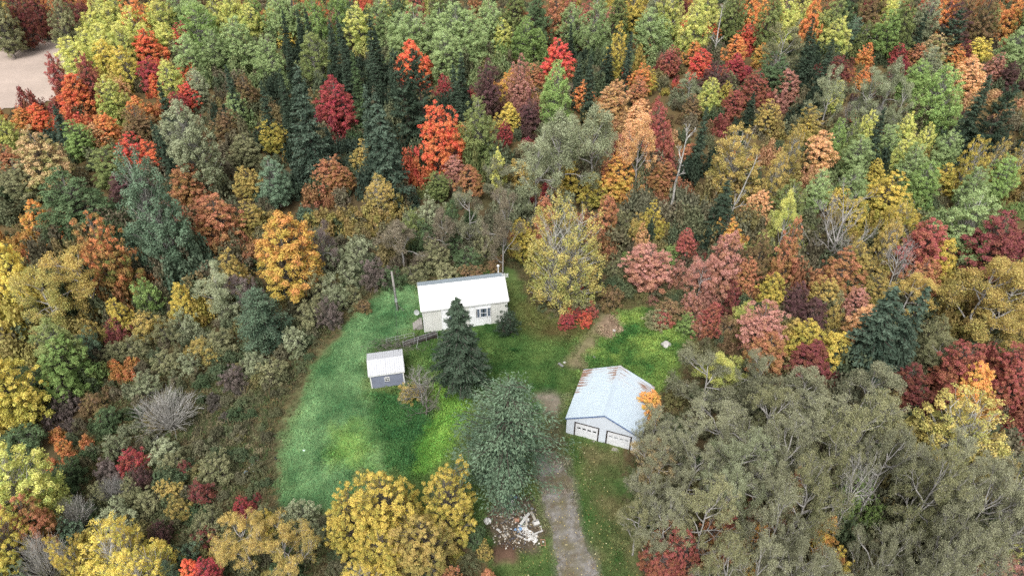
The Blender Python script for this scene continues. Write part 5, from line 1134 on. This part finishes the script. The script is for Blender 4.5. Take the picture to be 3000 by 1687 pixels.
# ------------------------------------------------------------------ the two rubbish heaps, stones and small litter
def tp(col, row, x, y, z=0.0):
    p, t = unproj(col * 1000 + x / 2.576, (0, 562, 1124)[row] + y / 2.576, z); return Vector((p[0], p[1], gz1(p[0], p[1]) + z))
junk_w = plain('scrap_white', (.52, .51, .49), .6, var=.15, scale=2.5, dirt=(.26, .24, .21))
junk_c = plain('scrap_cream', (.38, .35, .30), .7, var=.2, scale=2.5, dirt=(.2, .17, .14))
junk_b = plain('scrap_blue', (.16, .28, .46), .6, var=.2); junk_g = plain('scrap_grey', (.2, .2, .2), .7, var=.25); junk_r = plain('scrap_brick', (.36, .19, .13), .8, var=.2); junk_k = plain('scrap_black', (.03, .03, .03), .7)
rj = random.Random(4)
def tag(o, label, cat, group=None):
    o['label'] = label; o['category'] = cat
    if group: o['group'] = group
    return o
def board(p, q, w, th, mat, label, z=.12, name='board', cat='board', group='scrap on the heap by the driveway'):
    """plank whose ends lie at tile pixels p and q; slightly bowed"""
    a = tp(1, 2, *p); b = tp(1, 2, *q); a.z += z; b.z += z * 1.6; d = (b - a); e = d.normalized(); s = e.cross(Vector((0, 0, 1))).normalized() * w / 2
    pts = []
    for i in range(5):
        c = a.lerp(b, i / 4) + Vector((0, 0, .05 * math.sin(i * .8))); pts.append(c)
    mb = MB(); n = 0
    for c in pts: mb.v += [tuple(c - s), tuple(c + s), tuple(c + s - Vector((0, 0, th))), tuple(c - s - Vector((0, 0, th)))]
    for i in range(4):
        for k in range(4): mb.f.append((4 * i + k, 4 * i + (k + 1) % 4, 4 * i + 4 + (k + 1) % 4, 4 * i + 4 + k))
    mb.f += [(3, 2, 1, 0), (16, 17, 18, 19)]
    return tag(mb.build(name, mat), label, cat, group)
def crumple(c, sx, sy, rz, mat, label, amp=.14, seed=0, name='tarp', cat='sheet', z=.18, group='scrap on the heap by the driveway'):
    rng = np.random.default_rng(seed); n = 11; V = []; mb = MB()
    for k, lift in enumerate((0, -.02)):
        for i in range(n):
            for j in range(n):
                x = (i / (n - 1) - .5) * sx; y = (j / (n - 1) - .5) * sy
                hx = float(fbm(np.array([x * 2 + seed]), np.array([y * 2]), .7, seed)[0] - .5); hz = float(fbm(np.array([x * 2 + 9]), np.array([y * 2 + seed]), .5, seed + 3)[0] - .5)
                v = Vector((x + hx * .25, y + hz * .25, z + amp * 3.2 * hz + lift)); v.rotate(Matrix.Rotation(rz, 3, 'Z')); mb.v.append(tuple(c + v))
    N2 = n * n
    for i in range(n - 1):
        for j in range(n - 1):
            a = i * n + j; mb.f.append((a, a + n, a + n + 1, a + 1)); mb.f.append((N2 + a, N2 + a + 1, N2 + a + n + 1, N2 + a + n))
    rim = [i * n for i in range(n)] + [(n - 1) * n + j for j in range(1, n)] + [i * n + n - 1 for i in range(n - 2, -1, -1)] + [j for j in range(n - 2, 0, -1)]
    for a, b in zip(rim, rim[1:] + rim[:1]): mb.f.append((b, a, N2 + a, N2 + b))
    return tag(mb.build(name, mat), label, cat, group)
def lump(c, r, mat, label, seed, name, cat, flat=.7, group=None, facets=2):
    """irregular rounded solid: sack, stone or chunk"""
    import bmesh
    bm = bmesh.new(); bmesh.ops.create_icosphere(bm, subdivisions=facets, radius=1.0); rg = random.Random(seed); ax = [rg.uniform(.75, 1.25) for _ in range(3)]
    from mathutils import noise as mn
    for v in bm.verts:
        k = 1 + .45 * mn.noise(v.co * 1.3 + Vector((seed, 0, 0))) + .2 * mn.noise(v.co * 3 + Vector((0, seed, 0)))
        v.co = Vector((v.co.x * ax[0] * k, v.co.y * ax[1] * k, max(v.co.z * flat * k, -.35))) * r
    me = bpy.data.meshes.new(name); bm.to_mesh(me); bm.free(); me.materials.append(mat)
    o = link(name, me); o.location = c + Vector((0, 0, r * .22)); o.rotation_euler = (0, 0, rg.uniform(0, 6)); return tag(o, label, cat, group)
def carton(c, s, rz, tilt, mat, label, name='carton', cat='box', group='scrap on the heap by the driveway'):
    mb = MB(); a, b, h = s
    mb.box((-a, -b, 0), (a, b, .03)).box((-a, -b, .03), (-a + .03, b, h)).box((a - .03, -b, .03), (a, b, h)).box((-a + .03, -b, .03), (a - .03, -b + .03, h)).box((-a + .03, b - .03, .03), (a - .03, b, h))
    mb.prism([(-a, -b, h + .002), (a, -b, h + .002), (a, b * .2, h + .05), (-a, b * .2, h + .05)], (0, 0, .02))
    o = mb.build(name, mat); o.location = c + Vector((0, 0, .05)); o.rotation_euler = (tilt, tilt * .6, rz); return tag(o, label, cat, group)
crumple(tp(1, 2, 1400, 1130), 1.9, .6, R_(-28), junk_w, 'largest crumpled white sheet at the front of the heap by the driveway', .26, 3)
crumple(tp(1, 2, 1440, 1180), .9, .4, R_(-20), junk_w, 'small crumpled white sheet at the front tip of the heap', .1, 5)
crumple(tp(1, 2, 1345, 1100), .8, .5, R_(40), junk_b, 'crumpled blue-grey sheet left of the large white one', .1, 7)
crumple(tp(1, 2, 1385, 1045), 1.0, .5, R_(55), junk_w, 'crumpled white sheet in the middle of the heap', .22, 8)
crumple(tp(1, 2, 1290, 862), .8, .4, R_(10), junk_b, 'torn blue sheet at the far end of the heap', .1, 9)
crumple(tp(1, 2, 1240, 1140), .62, .42, R_(25), junk_c, 'pale flat panel lying on weeds left of the heap', .05, 10, 'panel', 'panel', .1)
board((1420, 985), (1352, 1080), .24, .05, junk_w, 'wide white board sloping across the middle of the heap', .3)
board((1430, 975), (1462, 1045), .22, .05, junk_c, 'cream board at the right side of the heap', .28)
board((1300, 905), (1268, 965), .10, .04, junk_w, 'thin pale board at the far left of the heap', .2)
board((1380, 915), (1400, 955), .14, .05, junk_c, 'short cream board at the far right of the heap', .2)
board((1172, 1095), (1205, 1125), .2, .05, junk_w, 'white board lying apart left of the heap', .1)
board((1420, 1160), (1520, 1120), .14, .05, junk_w, 'long white board at the right front of the heap', .22)
board((1310, 1140), (1400, 1185), .16, .05, junk_w, 'white board along the front left edge of the heap', .12)
board((1225, 1100), (1262, 1092), .12, .05, junk_c, 'short pale board beside the white board left of the heap', .1)
carton(tp(1, 2, 1466, 1055), (.26, .22, .3), .4, .2, junk_w, 'white box on the right side of the heap')
carton(tp(1, 2, 1320, 1035), (.22, .18, .22), .2, .1, junk_r, 'brick-red box in the middle of the heap')
carton(tp(1, 2, 1395, 1075), (.2, .16, .2), 1.0, -.2, junk_c, 'cream box under the white boards of the heap')
carton(tp(1, 2, 1280, 900), (.17, .14, .24), .7, .15, junk_w, 'white tub at the far end of the heap', 'tub', 'tub')
fr_ = thing('wooden_frame', 'small reddish wooden frame lying beside the driveway', 'frame', tp(1, 2, 1522, 1197), .05)
for a, b in (((-.2, -.3, .05), (.2, -.25, .1)), ((-.2, .25, .05), (.2, .3, .1)), ((-.2, -.25, .05), (-.15, .25, .1)), ((.15, -.25, .05), (.2, .25, .1))): MB().box(a, b).build('rail', junk_r, fr_)
MB().box((-.05, -.02, .06), (.08, .1, .16)).build('white_block', junk_w, fr_)
lump(tp(1, 2, 1100, 1040), .36, junk_w, 'white sack standing alone left of the heap', 3, 'sack', 'sack', 1.1)
G = 'rubble chunks in the heap by the driveway'
CH = ((1365, 965, .17, junk_w), (1335, 990, .14, junk_c), (1300, 985, .13, junk_g), (1270, 1010, .15, junk_c), (1240, 1035, .13, junk_g), (1290, 1060, .14, junk_c), (1355, 1010, .16, junk_w), (1440, 940, .14, junk_g), (1410, 900, .12, junk_g), (1250, 960, .12, junk_g), (1340, 930, .13, junk_g), (1225, 1075, .15, junk_c), (1325, 1165, .13, junk_w), (1505, 1075, .12, junk_w), (1310, 940, .12, junk_c), (1280, 1095, .12, junk_w), (1250, 815, .14, junk_w), (1345, 860, .12, junk_g), (1215, 1045, .11, junk_g), (1395, 1000, .12, junk_c))
for k, (x, y, r, mt) in enumerate(CH):
    nth = sum(1 for q in CH if q[3] == mt and q[0] < x)
    lump(tp(1, 2, x, y), r, mt, '%s %s rubble chunk from the left in the heap by the driveway' % (ordinal(nth), {junk_w: 'white', junk_c: 'cream', junk_g: 'grey'}[mt]), 20 + k, 'rubble_chunk', 'rubble', .7, G, 1)
rng = np.random.default_rng(77); n = 1500; c = DUMP.mean(0); P = np.stack([c[0] + rng.normal(size=n) * 1.1, c[1] - .3 + rng.normal(size=n) * 1.5], 1); P = P[sdist(P, DUMP) > -.3]; n = len(P)
Pn = nrmz(UP + rng.normal(size=(n, 3)) * .5); s = rng.uniform(.04, .13, n); V, F = leaves(np.c_[P, gz(P[:, 0], P[:, 1]) + rng.uniform(.03, .3, n)], Pn, s, s * .6, rng)
cc = np.array([lin(q) for q in ((196, 190, 180), (120, 104, 88), (150, 138, 120), (90, 78, 66), (70, 62, 54), (110, 92, 74), (84, 84, 90))])[rng.integers(0, 7, n)]
o = link('rubble', np_mesh('rubble', V, F, attr_mat('rubble_bits', 'pig', 0), np.repeat(cc, 4, 0), 'pig')); o['kind'] = 'stuff'; o['label'] = 'small broken bits strewn over the heap by the driveway'; o['category'] = 'rubble'
G2 = 'rubbish on the small heap in the brush'
for x, y, r, mt, w_ in ((1950, 578, .16, junk_w, 'white plastic lump at the far side'), (1976, 600, .13, junk_w, 'small white lump at the right side'), (1916, 664, .17, junk_w, 'white lump at the near side'), (1856, 664, .15, junk_b, 'blue lump at the near left'), (1886, 632, .14, junk_c, 'cream lump in the middle'), (2082, 566, .22, junk_k, 'black bag at the right'), (1905, 612, .12, junk_g, 'grey lump in the middle')):
    lump(tp(0, 2, x, y), r, mt, w_ + ' of the small heap in the left brush', int(x), 'litter', 'litter', .8, G2, 1)
lump(tp(0, 2, 2298, 508), .16, plain('pale_bucket', (.55, .72, .62), .5), 'pale green tub lying in the long grass', 8, 'tub', 'tub', 1.0)
def g2(x, y): p, _ = unproj(1500 + x * .27609, 950 + y * .27609); return Vector((p[0], p[1], gz1(p[0], p[1])))
stone = plain('field_stone', (.42, .40, .38), .9, var=.2); soil = plain('sandy_soil', tuple(lin((166, 140, 116))), 1.0, var=.2, scale=1.5)
lump(g2(1632, 222), .5, stone, 'grey boulder at the right edge of the lawn', 5, 'boulder', 'boulder', .75)
lump(g2(1075, 90), .22, stone, 'small grey stone near the sandy mound', 6, 'boulder', 'boulder', .75)
lump(g2(560, 405), .16, junk_w, 'small white lump on the bare track', 7, 'litter', 'litter', .8)
lump(g2(870, 350), .17, junk_g, 'small grey lump in the weeds behind the garage', 8, 'litter', 'litter', .8)
lump(g2(1040, 195), .15, junk_b, 'small blue lump in the weeds behind the garage', 9, 'litter', 'litter', .8)
a = g2(500, 425); b = g2(535, 445)
mb = MB().box((-.35, -.12, 0), (.35, .12, .08)); o = mb.build('scrap_board', junk_g); o.location = (a + b) / 2 + Vector((0, 0, .08)); o.rotation_euler = (.1, .05, -.8); tag(o, 'short grey board lying on the bare track', 'board')
# broken brush beside the ramp
rng = np.random.default_rng(31); c = h1(520, 850)[0]; segs = []
for i in range(240):
    p = np.array([c[0] + rng.normal() * 1.5, c[1] + rng.normal() * .55, rng.uniform(.05, .55)]); d = nrmz(rng.normal(size=3) * np.array([1, .6, .3])); segs.append((p, p + d * rng.uniform(.4, 1.1), .018, .008))
V, F = tubes(segs, 3); o = link('brush_pile', np_mesh('brush_pile', V, F, BARK['g'])); o['label'] = 'low pile of dark cut branches beside the ramp behind the shed'; o['category'] = 'brush pile'; o['kind'] = 'stuff'
